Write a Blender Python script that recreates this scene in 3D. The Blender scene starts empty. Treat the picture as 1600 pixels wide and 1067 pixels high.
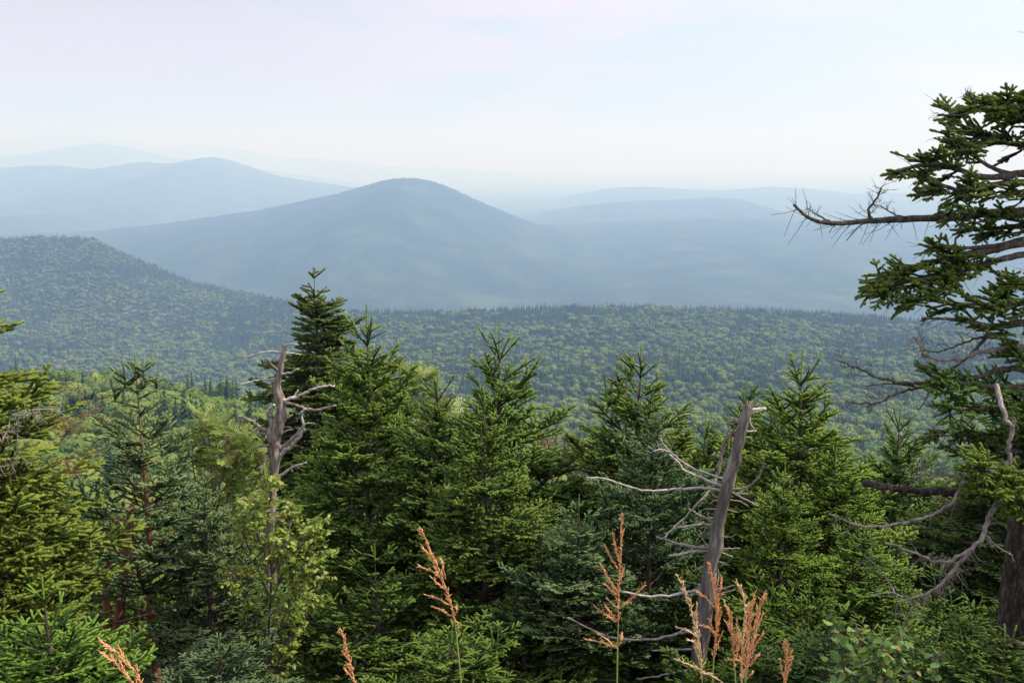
import bpy, math, random
import numpy as np
from mathutils import Vector, Matrix, noise as mnoise

C = bpy.context.scene.collection
SC = bpy.context.scene

# ------------------------------------------------------------------ camera
FPX = 1600 * 35 / 36.0
HORIZON = 250.0
PITCH = math.atan((533.5 - HORIZON) / FPX)
EYE = Vector((0, 0, 1.6))
cam_d = bpy.data.cameras.new('camera'); cam_d.lens = 35; cam_d.sensor_width = 36
cam_d.clip_start = 0.05; cam_d.clip_end = 300000
cam = bpy.data.objects.new('camera', cam_d); C.objects.link(cam)
cam.location = EYE; cam.rotation_euler = (math.radians(90) - PITCH, 0, 0)
SC.camera = cam

# ------------------------------------------------------------------ world, sun, exposure
SUN_EL, SUN_AZ = math.radians(50), math.radians(84)      # azimuth measured from +Y (view direction) towards +X
sdir = Vector((math.sin(SUN_AZ) * math.cos(SUN_EL), math.cos(SUN_AZ) * math.cos(SUN_EL), math.sin(SUN_EL)))
w = bpy.data.worlds.new("World"); SC.world = w; w.use_nodes = True
nt = w.node_tree; nt.nodes.clear(); N = nt.nodes.new; LK = nt.links.new
out = N('ShaderNodeOutputWorld')
sky = N('ShaderNodeTexSky'); sky.sky_type = 'NISHITA'; sky.sun_disc = False
sky.sun_elevation = SUN_EL; sky.sun_rotation = SUN_AZ; sky.dust_density = 4; sky.altitude = 900
bgs = N('ShaderNodeBackground'); bgs.inputs[1].default_value = 0.12
LK(sky.outputs[0], bgs.inputs[0])
tc = N('ShaderNodeTexCoord')
mp = N('ShaderNodeMapping'); mp.inputs['Scale'].default_value = (1.0, 1.0, 4.6); mp.inputs['Location'].default_value = (0.35, 0.2, 0.42)
LK(tc.outputs['Generated'], mp.inputs[0])
nz = N('ShaderNodeTexNoise'); nz.inputs['Scale'].default_value = 2.0; nz.inputs['Detail'].default_value = 5; nz.inputs['Roughness'].default_value = 0.5; nz.inputs['Distortion'].default_value = 0.5
LK(mp.outputs[0], nz.inputs[0])
cr = N('ShaderNodeValToRGB')
cr.color_ramp.elements[0].position = 0.42; cr.color_ramp.elements[0].color = (0.71, 0.81, 0.985, 1)
cr.color_ramp.elements[1].position = 0.55; cr.color_ramp.elements[1].color = (0.98, 0.87, 0.99, 1)
LK(nz.outputs['Fac'], cr.inputs[0])
# thin cloud glows towards the sun
dp = N('ShaderNodeVectorMath'); dp.operation = 'DOT_PRODUCT'; dp.inputs[1].default_value = sdir
LK(tc.outputs['Generated'], dp.inputs[0])
mr = N('ShaderNodeMapRange'); mr.inputs['From Min'].default_value = 0.0; mr.inputs['From Max'].default_value = 0.9
mr.inputs['To Min'].default_value = 0.80; mr.inputs['To Max'].default_value = 1.7
LK(dp.outputs['Value'], mr.inputs['Value'])
bgc = N('ShaderNodeBackground'); LK(cr.outputs[0], bgc.inputs[0]); LK(mr.outputs[0], bgc.inputs[1])
mx = N('ShaderNodeMixShader'); mx.inputs[0].default_value = 0.88
LK(bgs.outputs[0], mx.inputs[1]); LK(bgc.outputs[0], mx.inputs[2]); LK(mx.outputs[0], out.inputs[0])

sun_d = bpy.data.lights.new('sun', 'SUN'); sun_d.energy = 5.0; sun_d.angle = math.radians(1.5); sun_d.color = (1.0, 0.94, 0.83)
sun = bpy.data.objects.new('sun', sun_d); C.objects.link(sun); sun.rotation_euler = sdir.to_track_quat('Z', 'Y').to_euler()

SC.view_settings.view_transform = 'Standard'; SC.view_settings.look = 'None'
SC.view_settings.exposure = 0.0; SC.view_settings.gamma = 1; SC.view_settings.use_curve_mapping = False
cy = SC.cycles
cy.use_denoising = True
try: cy.denoiser = 'OPENIMAGEDENOISE'
except Exception: pass
cy.max_bounces = 5; cy.diffuse_bounces = 2; cy.glossy_bounces = 1; cy.transmission_bounces = 3; cy.volume_bounces = 2
cy.use_adaptive_sampling = False; cy.caustics_reflective = False; cy.caustics_refractive = False

# ------------------------------------------------------------------ helpers
def at(px, py, Y):
    a = (px - 800) / FPX; b = -(py - 533.5) / FPX
    ct, st = math.cos(PITCH), math.sin(PITCH)
    dy = ct + b * st; dz = b * ct - st
    return Vector((a * Y / dy, Y, EYE.z + dz * Y / dy))
def zslope(py):
    b = -(np.asarray(py, float) - 533.5) / FPX
    ct, st = math.cos(PITCH), math.sin(PITCH)
    return (b * ct - st) / (ct + b * st)
def project(X, Y, Z):
    ct, st = math.cos(PITCH), math.sin(PITCH)
    dz = Z - EYE.z
    depth = Y * ct - dz * st; up = Y * st + dz * ct
    depth = np.maximum(depth, 0.01)
    return 800 + FPX * X / depth, 533.5 - FPX * up / depth

def tag(o, label=None, cat=None, group=None, kind=None):
    if label: o['label'] = label
    if cat: o['category'] = cat
    if group: o['group'] = group
    if kind: o['kind'] = kind
    return o
def empty(name, loc, label, cat, group=None):
    o = bpy.data.objects.new(name, None); C.objects.link(o); o.location = loc
    o.empty_display_size = 0.1
    return tag(o, label, cat, group)
def link(name, me, parent=None, loc=None):
    o = bpy.data.objects.new(name, me); C.objects.link(o)
    if parent is not None: o.parent = parent
    if loc is not None: o.location = loc
    return o

def mesh_tris(name, V, F, mat, attrs=None, smooth=True):
    V = np.ascontiguousarray(V, dtype=np.float32); F = np.ascontiguousarray(F, dtype=np.int32)
    me = bpy.data.meshes.new(name); k = F.shape[1]
    me.vertices.add(len(V)); me.vertices.foreach_set('co', V.ravel())
    me.loops.add(F.size); me.loops.foreach_set('vertex_index', F.ravel())
    me.polygons.add(len(F)); me.polygons.foreach_set('loop_start', np.arange(0, F.size, k, dtype=np.int32))
    me.polygons.foreach_set('use_smooth', np.full(len(F), smooth))
    for an, av in (attrs or {}).items():
        at_ = me.attributes.new(an, 'FLOAT', 'POINT'); at_.data.foreach_set('value', np.ascontiguousarray(av, dtype=np.float32))
    me.update(calc_edges=True); me.validate(); me.materials.append(mat)
    return me

class MB:
    """collects tubes and triangles"""
    def __init__(s): s.V = []; s.F = []; s.n = 0
    def add(s, V, F):
        s.V.append(np.asarray(V, float)); s.F.append(np.asarray(F, int) + s.n); s.n += len(V)
    def tube(s, pts, rad, n=6, rough=0.0, rng=None, cap=True):
        pts = [Vector(p) for p in pts]; m = len(pts)
        if m < 2: return
        V = []; ref = None
        for i, p in enumerate(pts):
            t = (pts[min(i + 1, m - 1)] - pts[max(i - 1, 0)])
            if t.length < 1e-9: t = Vector((0, 0, 1))
            t.normalize()
            if ref is None: ref = t.orthogonal().normalized()
            ref = (ref - t * ref.dot(t))
            if ref.length < 1e-6: ref = t.orthogonal()
            ref.normalize(); b = t.cross(ref)
            r = rad[i] if hasattr(rad, '__len__') else rad
            for k in range(n):
                a = 2 * math.pi * k / n
                rr = r * (1 + (rough * (rng.random() * 2 - 1) if rough else 0))
                V.append(p + ref * (math.cos(a) * rr) + b * (math.sin(a) * rr))
        F = []
        for i in range(m - 1):
            for k in range(n):
                a, b_ = i * n + k, i * n + (k + 1) % n
                c, d = a + n, b_ + n
                F.append((a, b_, d)); F.append((a, d, c))
        if cap:
            V.append(pts[-1] + (pts[-1] - pts[-2]).normalized() * (rad[-1] if hasattr(rad, '__len__') else rad) * .5)
            j = len(V) - 1
            for k in range(n): F.append(((m - 1) * n + k, (m - 1) * n + (k + 1) % n, j))
        s.add([tuple(v) for v in V], F)
    def build(s, name, mat, smooth=True):
        return mesh_tris(name, np.concatenate(s.V), np.concatenate(s.F), mat, smooth=smooth)

def curve(pts, sub=5):
    """Catmull-Rom through points (Vectors or tuples of any length)"""
    P = [np.array(p, float) for p in pts]
    P = [2 * P[0] - P[1]] + P + [2 * P[-1] - P[-2]]
    out = []
    for i in range(1, len(P) - 2):
        for k in range(sub):
            t = k / sub
            out.append(.5 * ((2 * P[i]) + (-P[i-1] + P[i+1]) * t + (2*P[i-1] - 5*P[i] + 4*P[i+1] - P[i+2]) * t*t + (-P[i-1] + 3*P[i] - 3*P[i+1] + P[i+2]) * t**3))
    out.append(P[-2]); return out

# ------------------------------------------------------------------ materials
def newmat(name):
    m = bpy.data.materials.new(name); m.use_nodes = True
    nt = m.node_tree; b = nt.nodes['Principled BSDF']
    return m, nt, b
def ramp(nt, src, stops):
    r = nt.nodes.new('ShaderNodeValToRGB'); e = r.color_ramp.elements
    while len(e) < len(stops): e.new(0.5)
    for k, (p, c) in enumerate(stops): e[k].position = p; e[k].color = (*c, 1)
    nt.links.new(src, r.inputs[0]); return r
def noisetex(nt, scale, detail=4, coord='Object', stretch=None, rough=.55):
    tcn = nt.nodes.new('ShaderNodeTexCoord'); src = tcn.outputs[coord]
    if stretch:
        m = nt.nodes.new('ShaderNodeMapping'); m.inputs['Scale'].default_value = stretch
        nt.links.new(src, m.inputs[0]); src = m.outputs[0]
    n = nt.nodes.new('ShaderNodeTexNoise'); n.inputs['Scale'].default_value = scale; n.inputs['Detail'].default_value = detail
    n.inputs['Roughness'].default_value = rough
    nt.links.new(src, n.inputs[0]); return n

def needle_mat(name, dark, mid, light):
    m, nt, b = newmat(name)
    a = nt.nodes.new('ShaderNodeAttribute'); a.attribute_name = 'tint'
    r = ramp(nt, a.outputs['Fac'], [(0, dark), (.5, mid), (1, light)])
    oi = nt.nodes.new('ShaderNodeObjectInfo')
    mul = nt.nodes.new('ShaderNodeMix'); mul.data_type = 'RGBA'; mul.blend_type = 'MULTIPLY'; mul.inputs[0].default_value = 1
    nt.links.new(r.outputs[0], mul.inputs[6]); nt.links.new(oi.outputs['Color'], mul.inputs[7])
    n = noisetex(nt, 2.2, 2)
    v = nt.nodes.new('ShaderNodeMapRange'); v.inputs['From Min'].default_value = .3; v.inputs['From Max'].default_value = .7
    v.inputs['To Min'].default_value = .75; v.inputs['To Max'].default_value = 1.25
    nt.links.new(n.outputs['Fac'], v.inputs['Value'])
    hs = nt.nodes.new('ShaderNodeHueSaturation'); nt.links.new(v.outputs[0], hs.inputs['Value']); nt.links.new(mul.outputs[2], hs.inputs['Color'])
    nt.links.new(hs.outputs[0], b.inputs['Base Color'])
    b.inputs['Roughness'].default_value = .65; b.inputs['Specular IOR Level'].default_value = .15
    tr = nt.nodes.new('ShaderNodeBsdfTranslucent'); nt.links.new(hs.outputs[0], tr.inputs[0])
    ms = nt.nodes.new('ShaderNodeMixShader'); ms.inputs[0].default_value = .30
    o = nt.nodes['Material Output']
    nt.links.new(b.outputs[0], ms.inputs[1]); nt.links.new(tr.outputs[0], ms.inputs[2]); nt.links.new(ms.outputs[0], o.inputs[0])
    return m
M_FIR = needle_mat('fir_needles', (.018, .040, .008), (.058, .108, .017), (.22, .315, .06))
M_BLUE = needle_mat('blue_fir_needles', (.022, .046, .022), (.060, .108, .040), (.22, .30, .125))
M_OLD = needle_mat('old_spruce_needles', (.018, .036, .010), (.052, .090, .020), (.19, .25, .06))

def leaf_mat(name, c1, c2, c3, trans=.4):
    m, nt, b = newmat(name)
    oi = nt.nodes.new('ShaderNodeObjectInfo'); a = nt.nodes.new('ShaderNodeAttribute'); a.attribute_name = 'tint'
    ad = nt.nodes.new('ShaderNodeMath'); ad.operation = 'ADD'; nt.links.new(oi.outputs['Random'], ad.inputs[0]); nt.links.new(a.outputs['Fac'], ad.inputs[1])
    fr = nt.nodes.new('ShaderNodeMath'); fr.operation = 'FRACT'; nt.links.new(ad.outputs[0], fr.inputs[0])
    r = ramp(nt, fr.outputs[0], [(0, c1), (.6, c2), (.9, c3), (1, (.30, .17, .03))])
    nt.links.new(r.outputs[0], b.inputs['Base Color']); b.inputs['Roughness'].default_value = .45
    tr = nt.nodes.new('ShaderNodeBsdfTranslucent'); nt.links.new(r.outputs[0], tr.inputs[0])
    ms = nt.nodes.new('ShaderNodeMixShader'); ms.inputs[0].default_value = trans
    nt.links.new(b.outputs[0], ms.inputs[1]); nt.links.new(tr.outputs[0], ms.inputs[2]); nt.links.new(ms.outputs[0], nt.nodes['Material Output'].inputs[0])
    return m
M_BIRCH = leaf_mat('birch_leaves', (.20, .30, .04), (.31, .41, .06), (.46, .50, .09))
M_ROWAN = leaf_mat('rowan_leaves', (.16, .24, .04), (.25, .34, .065), (.36, .42, .09))
M_SHRUB = leaf_mat('shrub_leaves', (.08, .18, .03), (.13, .27, .04), (.30, .40, .07))

def bark_mat(name, c1, c2, c3, scale=14, bump=.5, stretch=(1, 1, .22)):
    m, nt, b = newmat(name)
    n = noisetex(nt, scale, 6, stretch=stretch, rough=.65)
    r = ramp(nt, n.outputs['Fac'], [(.30, c1), (.5, c2), (.70, c3)])
    nt.links.new(r.outputs[0], b.inputs['Base Color']); b.inputs['Roughness'].default_value = .9
    n2 = noisetex(nt, scale * 3, 6, stretch=stretch, rough=.7)
    bp = nt.nodes.new('ShaderNodeBump'); bp.inputs['Strength'].default_value = bump; bp.inputs['Distance'].default_value = .02
    nt.links.new(n2.outputs['Fac'], bp.inputs['Height']); nt.links.new(bp.outputs[0], b.inputs['Normal'])
    return m
M_BARK = bark_mat('spruce_bark', (.035, .024, .018), (.085, .058, .042), (.17, .13, .10))
M_ORANGE = bark_mat('fir_bark_orange', (.10, .045, .025), (.22, .10, .055), (.34, .19, .12), 10)
M_BIGBARK = bark_mat('big_spruce_bark', (.012, .009, .008), (.055, .038, .030), (.20, .17, .145), 30, 1.0, (1, 1, .4))
M_LIMB = bark_mat('limb_bark', (.03, .024, .02), (.10, .085, .07), (.28, .25, .21), 40)
M_SNAG1 = bark_mat('weathered_snag', (.10, .075, .06), (.30, .24, .20), (.58, .51, .45), 26, 1.0, (1, 1, .12))
M_SNAG2 = bark_mat('grey_snag', (.09, .075, .066), (.24, .205, .18), (.46, .41, .37), 24, 1.0, (1, 1, .10))
M_SILVER = bark_mat('silver_deadwood', (.25, .21, .19), (.47, .42, .39), (.70, .66, .62), 25, .4)
M_GREYTWIG = bark_mat('grey_twigs', (.15, .11, .10), (.33, .27, .245), (.56, .50, .46), 25)
M_REDTWIG = bark_mat('red_twigs', (.16, .06, .035), (.30, .13, .08), (.42, .24, .15), 25)
M_LICHEN = bark_mat('lichen', (.20, .22, .12), (.36, .38, .24), (.50, .52, .36), 60)

def plain(name, c, rough=.8, spread=.25, scale=30):
    m, nt, b = newmat(name)
    n = noisetex(nt, scale, 3)
    r = ramp(nt, n.outputs['Fac'], [(.3, tuple(x * (1 - spread) for x in c)), (.7, tuple(min(1, x * (1 + spread)) for x in c))])
    nt.links.new(r.outputs[0], b.inputs['Base Color']); b.inputs['Roughness'].default_value = rough
    return m
M_PLUME = plain('grass_plume', (.74, .36, .16), .6, .3, 90)
M_PLUME2 = plain('grass_plume_light', (.80, .52, .28), .6, .3, 90)
M_STEM = plain('grass_stem', (.26, .34, .08), .5, .2, 20)
M_BERRY = plain('rowan_stalks', (.22, .07, .04), .7)

def terrain_mat(name, stops, scale, bumpd, fine):
    m, nt, b = newmat(name)
    n = noisetex(nt, scale, 8, rough=.62)
    r = ramp(nt, n.outputs['Fac'], stops)
    nt.links.new(r.outputs[0], b.inputs['Base Color']); b.inputs['Roughness'].default_value = 1; b.inputs['Specular IOR Level'].default_value = .05
    n2 = noisetex(nt, fine, 3); bp = nt.nodes.new('ShaderNodeBump'); bp.inputs['Strength'].default_value = .8; bp.inputs['Distance'].default_value = bumpd
    nt.links.new(n2.outputs['Fac'], bp.inputs['Height']); nt.links.new(bp.outputs[0], b.inputs['Normal'])
    return m
M_GROUND = terrain_mat('forest_floor', [(.35, (.016, .022, .008)), (.6, (.035, .045, .015)), (.75, (.06, .045, .025))], .03, .3, 1.5)
M_HILL = terrain_mat('far_forest', [(.35, (.016, .030, .014)), (.52, (.030, .052, .018)), (.68, (.065, .095, .030))], .0045, 6, .05)

# ------------------------------------------------------------------ terrain
rs = np.random.RandomState(7)
def vnoise(x, y, seed=0):
    """smooth value noise, vectorised"""
    xi = np.floor(x).astype(np.int64); yi = np.floor(y).astype(np.int64); fx = x - xi; fy = y - yi
    fx = fx * fx * (3 - 2 * fx); fy = fy * fy * (3 - 2 * fy)
    def h(a, b):
        n = (a * 374761393 + b * 668265263 + seed * 1442695041) & 0x7fffffff
        n = ((n ^ (n >> 13)) * 1274126177) & 0x7fffffff
        return ((n ^ (n >> 16)) & 0xffff) / 65535.0
    return (h(xi, yi) * (1 - fx) + h(xi + 1, yi) * fx) * (1 - fy) + (h(xi, yi + 1) * (1 - fx) + h(xi + 1, yi + 1) * fx) * fy
def fbm(x, y, seed=0, o=4):
    s = 0; a = .5
    for k in range(o): s = s + a * vnoise(x * 2**k, y * 2**k, seed + k * 17); a *= .5
    return s

SKY_PX = [-700, -300, 0, 60, 150, 190, 250, 300, 400, 480, 560, 700, 800, 870, 1000, 1200, 1350, 1430, 1600, 1900, 2400]
SKY_PY = [420, 392, 378, 373, 376, 396, 422, 444, 466, 482, 494, 494, 489, 485, 486, 492, 501, 508, 524, 545, 560]
COLS = [-700, 0, 330, 480, 620, 1000, 2400]
KN = [  # (depth Y, pixel row) per column; rows None -> absolute height given
    [(40, 'z', -18.5)] * 7,
    [(120, 'z', -62)] * 7,
    [(250, 'p', 740), (250, 'p', 740), (250, 'p', 765), (250, 'p', 800), (250, 'p', 835), (250, 'p', 850), (250, 'p', 850)],
    [(450, 'p', 618), (450, 'p', 618), (450, 'p', 634), (450, 'p', 680), (450, 'p', 740), (450, 'p', 765), (450, 'p', 770)],
    [(750, 'z', -262), (750, 'z', -262), (750, 'z', -268), (750, 'z', -250), (720, 'p', 685), (700, 'p', 695), (700, 'p', 700)],
    [(1350, 'p', 650), (1350, 'p', 650), (1350, 'p', 655), (1250, 'p', 640), (1100, 'p', 622), (1000, 'p', 628), (1000, 'p', 640)],
    [(2200, 'p', 520), (2200, 'p', 520), (2100, 'p', 540), (1900, 'p', 555), (1650, 'p', 550), (1500, 'p', 548), (1500, 'p', 565)],
    [(3100, 's', 0), (3100, 's', 0), (2900, 's', 0), (2500, 's', 0), (2150, 's', 0), (2000, 's', 0), (2000, 's', 0)],
    [(3900, 'z', -620), (3900, 'z', -620), (3700, 'z', -620), (3300, 'z', -620), (3000, 'z', -620), (2900, 'z', -620), (2900, 'z', -620)],
    [(6000, 'z', -660)] * 7,
]
def H(X, Y):
    X = np.asarray(X, float); Y = np.asarray(Y, float)
    Ys = np.maximum(Y, 1.0)
    px = np.clip(800 + FPX * .99 * X / np.maximum(Ys, 30), -700, 2400)
    z = -.48 * np.clip(Y - 1.5, 0, 38.5)
    yk = []; zk = []
    sl = zslope(np.interp(px, SKY_PX, SKY_PY))
    for row in KN:
        ya = np.interp(px, COLS, [r[0] for r in row])
        zz = np.zeros_like(px)
        if row[0][1] == 's': zz = EYE.z + ya * sl
        else:
            if all(r[1] == 'z' for r in row): zz = np.interp(px, COLS, [r[2] for r in row])
            else:
                vals = [r[2] if r[1] == 'z' else EYE.z + r[0] * float(zslope(r[2])) for r in row]
                zz = np.interp(px, COLS, vals)
        yk.append(ya); zk.append(zz)
    res = np.where(Y <= 40, z, zk[-1])
    for k in range(len(KN) - 1):
        m = (Y > yk[k]) & (Y <= yk[k + 1])
        t = (Y - yk[k]) / (yk[k + 1] - yk[k]); t = t * .6 + .4 * t * t * (3 - 2 * t)
        res = np.where(m, zk[k] * (1 - t) + zk[k + 1] * t, res)
    amp = np.clip((Y - 60) / 900, 0, 1) * 22 * np.clip((6500 - Y) / 3000, 0, 1)
    nearc = 1 - .8 * np.exp(-((Y - yk[7]) / 350) ** 2)
    res = res + amp * nearc * (fbm(X / 330, Y / 330, 3) - .47)
    res = res + np.where(Y < 60, .25, 0) * (fbm(X / 2.5, Y / 2.5, 9) - .47) * np.clip(np.hypot(X, Y) - 2, 0, 1)
    return res

def grid_mesh(name, X, Y, Z, mat):
    nr, nc = X.shape
    V = np.stack([X.ravel(), Y.ravel(), Z.ravel()], 1)
    i = np.arange(nr - 1)[:, None] * nc + np.arange(nc - 1)[None]
    i = i.ravel(); F = np.stack([i, i + 1, i + nc + 1, i + nc], 1)
    return mesh_tris(name, V, F, mat)
# polar sheet all round the viewpoint, reaching to the horizon
ang = np.concatenate([np.linspace(-180, -48, 34)[:-1], np.linspace(-48, 48, 420), np.linspace(48, 180, 34)[1:]])
rr = np.concatenate([[0.01], np.geomspace(1, 6500, 260), np.geomspace(7500, 60000, 14)])
A, R_ = np.meshgrid(np.radians(ang), rr)
GX = R_ * np.sin(A); GY = R_ * np.cos(A)
GZ = H(GX, GY)
GZ = np.where(GY < 1.5, 0.02 * np.minimum(0, GY), GZ)
g = link('ground', grid_mesh('ground', GX, GY, GZ, M_GROUND)); tag(g, kind='structure')

def ridge(name, D, prof, x0, x1, depth_front, depth_back, base, rough, seed, step=3.6, rows=48, spur=.25):
    """a long hill: crest along the given skyline at depth D, with a front and a back flank"""
    pxs = np.arange(x0, x1 + .1, step); py = np.interp(pxs, [p[0] for p in prof], [p[1] for p in prof])
    k = np.ones(9) / 9; pys = np.convolve(np.pad(py, 4, 'edge'), k, 'valid')
    t = np.concatenate([np.linspace(0, 1, rows), np.linspace(1, 0, rows // 3)[1:]])
    side = np.concatenate([np.zeros(rows), np.ones(rows // 3 - 1)])
    PX, T = np.meshgrid(pxs, t); S = np.meshgrid(pxs, side)[1]
    crest = EYE.z + D * zslope(pys); CR = np.meshgrid(crest, t)[0]
    Yw = np.where(S == 0, D - depth_front * (1 - T), D + depth_back * (1 - T))
    Xw = (PX - 800) / FPX * D * 1.01 * (1 + 0 * Yw)
    prof_t = T ** 1.25 * .55 + .45 * (T * T * (3 - 2 * T))
    Zw = base + (CR - base) * prof_t
    gul = fbm(Xw / 700 + seed * 3.1, Yw / 1500, seed, 4) - .47
    Zw = Zw + gul * spur * (CR - base) * 4 * T * (1 - T)
    rnd = np.random.RandomState(seed)
    Zw = Zw + rough * (rnd.rand(*Zw.shape) - .4) * (T > .02) + rough * 1.2 * (fbm(Xw / (rough * 5), Yw / (rough * 5), seed + 5, 2) - .4)
    o = link(name, grid_mesh(name, Xw, Yw, Zw, M_HILL)); tag(o, kind='structure'); return o

ridge('mountain', 6900, [(-300, 372), (-40, 372), (60, 366), (150, 362), (200, 356), (250, 352), (330, 340), (420, 327), (480, 314), (540, 301), (590, 286), (615, 280), (645, 278), (675, 282), (700, 291), (730, 305), (760, 319), (800, 336), (830, 348), (880, 362), (960, 385), (1100, 420), (1300, 470)],
      -300, 1300, 3700, 2500, -640, 7, 1, 2.2, 90)
ridge('broad_hill', 7600, [(560, 470), (700, 400), (800, 362), (860, 354), (950, 351), (1040, 345), (1100, 342), (1160, 341), (1220, 345), (1300, 350), (1400, 352), (1480, 350), (1560, 356), (1700, 372), (2300, 400)],
      560, 2300, 5000, 3000, -640, 7, 2, 2.8, 80)
ridge('left_ridge', 8600, [(-900, 360), (-300, 352), (-60, 345), (0, 340), (40, 337), (75, 336), (110, 344), (140, 351), (200, 362), (320, 400), (420, 450)], -900, 420, 4500, 2500, -640, 7, 3, 2.2, 70)
ridge('far_hill', 10400, [(700, 400), (780, 356), (820, 343), (860, 332), (920, 320), (1000, 314), (1060, 312), (1110, 309), (1150, 312), (1185, 322), (1230, 338), (1300, 356), (1500, 400)], 700, 1500, 4500, 3000, -640, 9, 4, 3, 60)
ridge('far_range', 15000, [(700, 372), (800, 345), (850, 322), (900, 304), (950, 294), (1000, 292), (1060, 296), (1120, 298), (1200, 292), (1260, 296), (1320, 303), (1380, 302), (1460, 302), (1560, 310), (1700, 316), (2400, 340)], 700, 2400, 5000, 3000, -640, 10, 5, 3, 60)
ridge('far_hills', 13600, [(-1000, 290), (-300, 272), (0, 264), (60, 260), (110, 259), (160, 265), (190, 261), (240, 252), (275, 257), (300, 252), (340, 245), (370, 250), (410, 265), (450, 277), (520, 288), (600, 300), (760, 360)], -1000, 760, 5500, 3000, -640, 10, 6, 3, 70, .5)
ridge('faint_range', 23000, [(-900, 262), (-200, 250), (60, 243), (120, 231), (170, 223), (225, 232), (280, 246), (400, 262), (520, 280), (640, 300)], -900, 640, 6000, 3000, -640, 10, 8, 4, 50)
ridge('faint_hills', 36000, [(-900, 236), (-100, 226), (0, 222), (60, 214), (130, 209), (200, 215), (260, 228), (330, 224), (390, 233), (450, 246), (520, 249), (580, 256), (640, 262), (700, 262), (750, 266), (800, 269), (850, 286), (900, 300), (1300, 312), (2300, 330)], -900, 2300, 8000, 4000, -640, 10, 9, 4, 50)

# ------------------------------------------------------------------ haze
def haze():
    m = bpy.data.materials.new('haze'); m.use_nodes = True; nt = m.node_tree; nt.nodes.clear()
    o = nt.nodes.new('ShaderNodeOutputMaterial'); v = nt.nodes.new('ShaderNodeVolumePrincipled')
    v.inputs['Density'].default_value = 1.85e-4
    v.inputs['Color'].default_value = (.37, .575, 1.0, 1)
    v.inputs['Absorption Color'].default_value = (.93, .93, .93, 1)
    v.inputs['Anisotropy'].default_value = .1
    nt.links.new(v.outputs[0], o.inputs['Volume'])
    x0, x1, y0, y1, z0, z1 = -70000, 70000, -66000, 66000, -700, 900
    V = [(x, y, z) for x in (x0, x1) for y in (y0, y1) for z in (z0, z1)]
    F = [(0, 1, 3, 2), (4, 6, 7, 5), (0, 4, 5, 1), (2, 3, 7, 6), (0, 2, 6, 4), (1, 5, 7, 3)]
    me = bpy.data.meshes.new('haze'); me.from_pydata(V, [], F); me.materials.append(m)
    tag(link('haze', me), kind='stuff')
haze()

# ------------------------------------------------------------------ mid-distance forest
def tri_cloud(P, Nrm, size, rng, jitter=.6):
    """a small bent card of two triangles at each point"""
    n = len(P); r = rng.normal(size=(n, 3)) * jitter + Nrm; r /= np.linalg.norm(r, axis=1)[:, None]
    a = np.cross(r, rng.normal(size=(n, 3))); a /= np.linalg.norm(a, axis=1)[:, None]; b = np.cross(r, a)
    s = size * (.6 + .8 * rng.rand(n))[:, None]
    V = np.stack([P - a * s, P + b * s * .8 + r * s * .25, P + a * s, P - b * s * .8 + r * s * .25], 1).reshape(-1, 3)
    i = np.arange(n) * 4
    F = np.concatenate([np.stack([i, i + 1, i + 2], 1), np.stack([i, i + 2, i + 3], 1)])
    return V, F
def forest_mat(name, stops, light=1.0):
    m, nt, b = newmat(name)
    oi = nt.nodes.new('ShaderNodeObjectInfo')
    r = ramp(nt, oi.outputs['Random'], stops)
    nt.links.new(r.outputs[0], b.inputs['Base Color']); b.inputs['Roughness'].default_value = .9; b.inputs['Specular IOR Level'].default_value = .1
    return m
M_CON = forest_mat('conifer_forest', [(0, (.026, .052, .020)), (.5, (.038, .074, .024)), (1, (.060, .100, .032))])
M_DEC = forest_mat('broadleaf_forest', [(0, (.065, .108, .027)), (.45, (.105, .160, .033)), (.85, (.145, .19, .038)), (1, (.19, .225, .045))])
def far_conifer(seed, h=13.0, r=3.0):
    g = np.random.RandomState(seed); mb = MB()
    tiers = 11; P = []; Nn = []
    for k in range(tiers):
        u = (k + .3) / tiers; zz = h * (1 - u) * .96 + .2; rad = r * u ** .85 * (.8 + .35 * g.rand())
        nb = 5 + int(7 * u)
        for j in range(nb):
            a = 2 * math.pi * (j + g.rand() * .7) / nb; rl = rad * (.65 + .5 * g.rand())
            p0 = (0, 0, zz + .25 * rl); c, s_ = math.cos(a), math.sin(a)
            wv = .42 * rl + .25
            V = [(0, 0, zz + .5 * rl + .5), (c * rl * .55 - s_ * wv, s_ * rl * .55 + c * wv, zz), (c * rl, s_ * rl, zz - .35 * rl), (c * rl * .55 + s_ * wv, s_ * rl * .55 - c * wv, zz)]
            mb.add(V, [(0, 1, 2), (0, 2, 3)])
    mb.tube([(0, 0, -1), (0, 0, h * .6), (0, 0, h * 1.03)], [.22, .14, .05], 4)
    return mb.build('conifer', M_CON, smooth=False)
def ico(sub=2):
    import bmesh
    bm = bmesh.new(); bmesh.ops.create_icosphere(bm, subdivisions=sub, radius=1)
    V = np.array([v.co[:] for v in bm.verts]); F = np.array([[v.index for v in f.verts] for f in bm.faces]); bm.free(); return V, F
ICO = ico(3)
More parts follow.
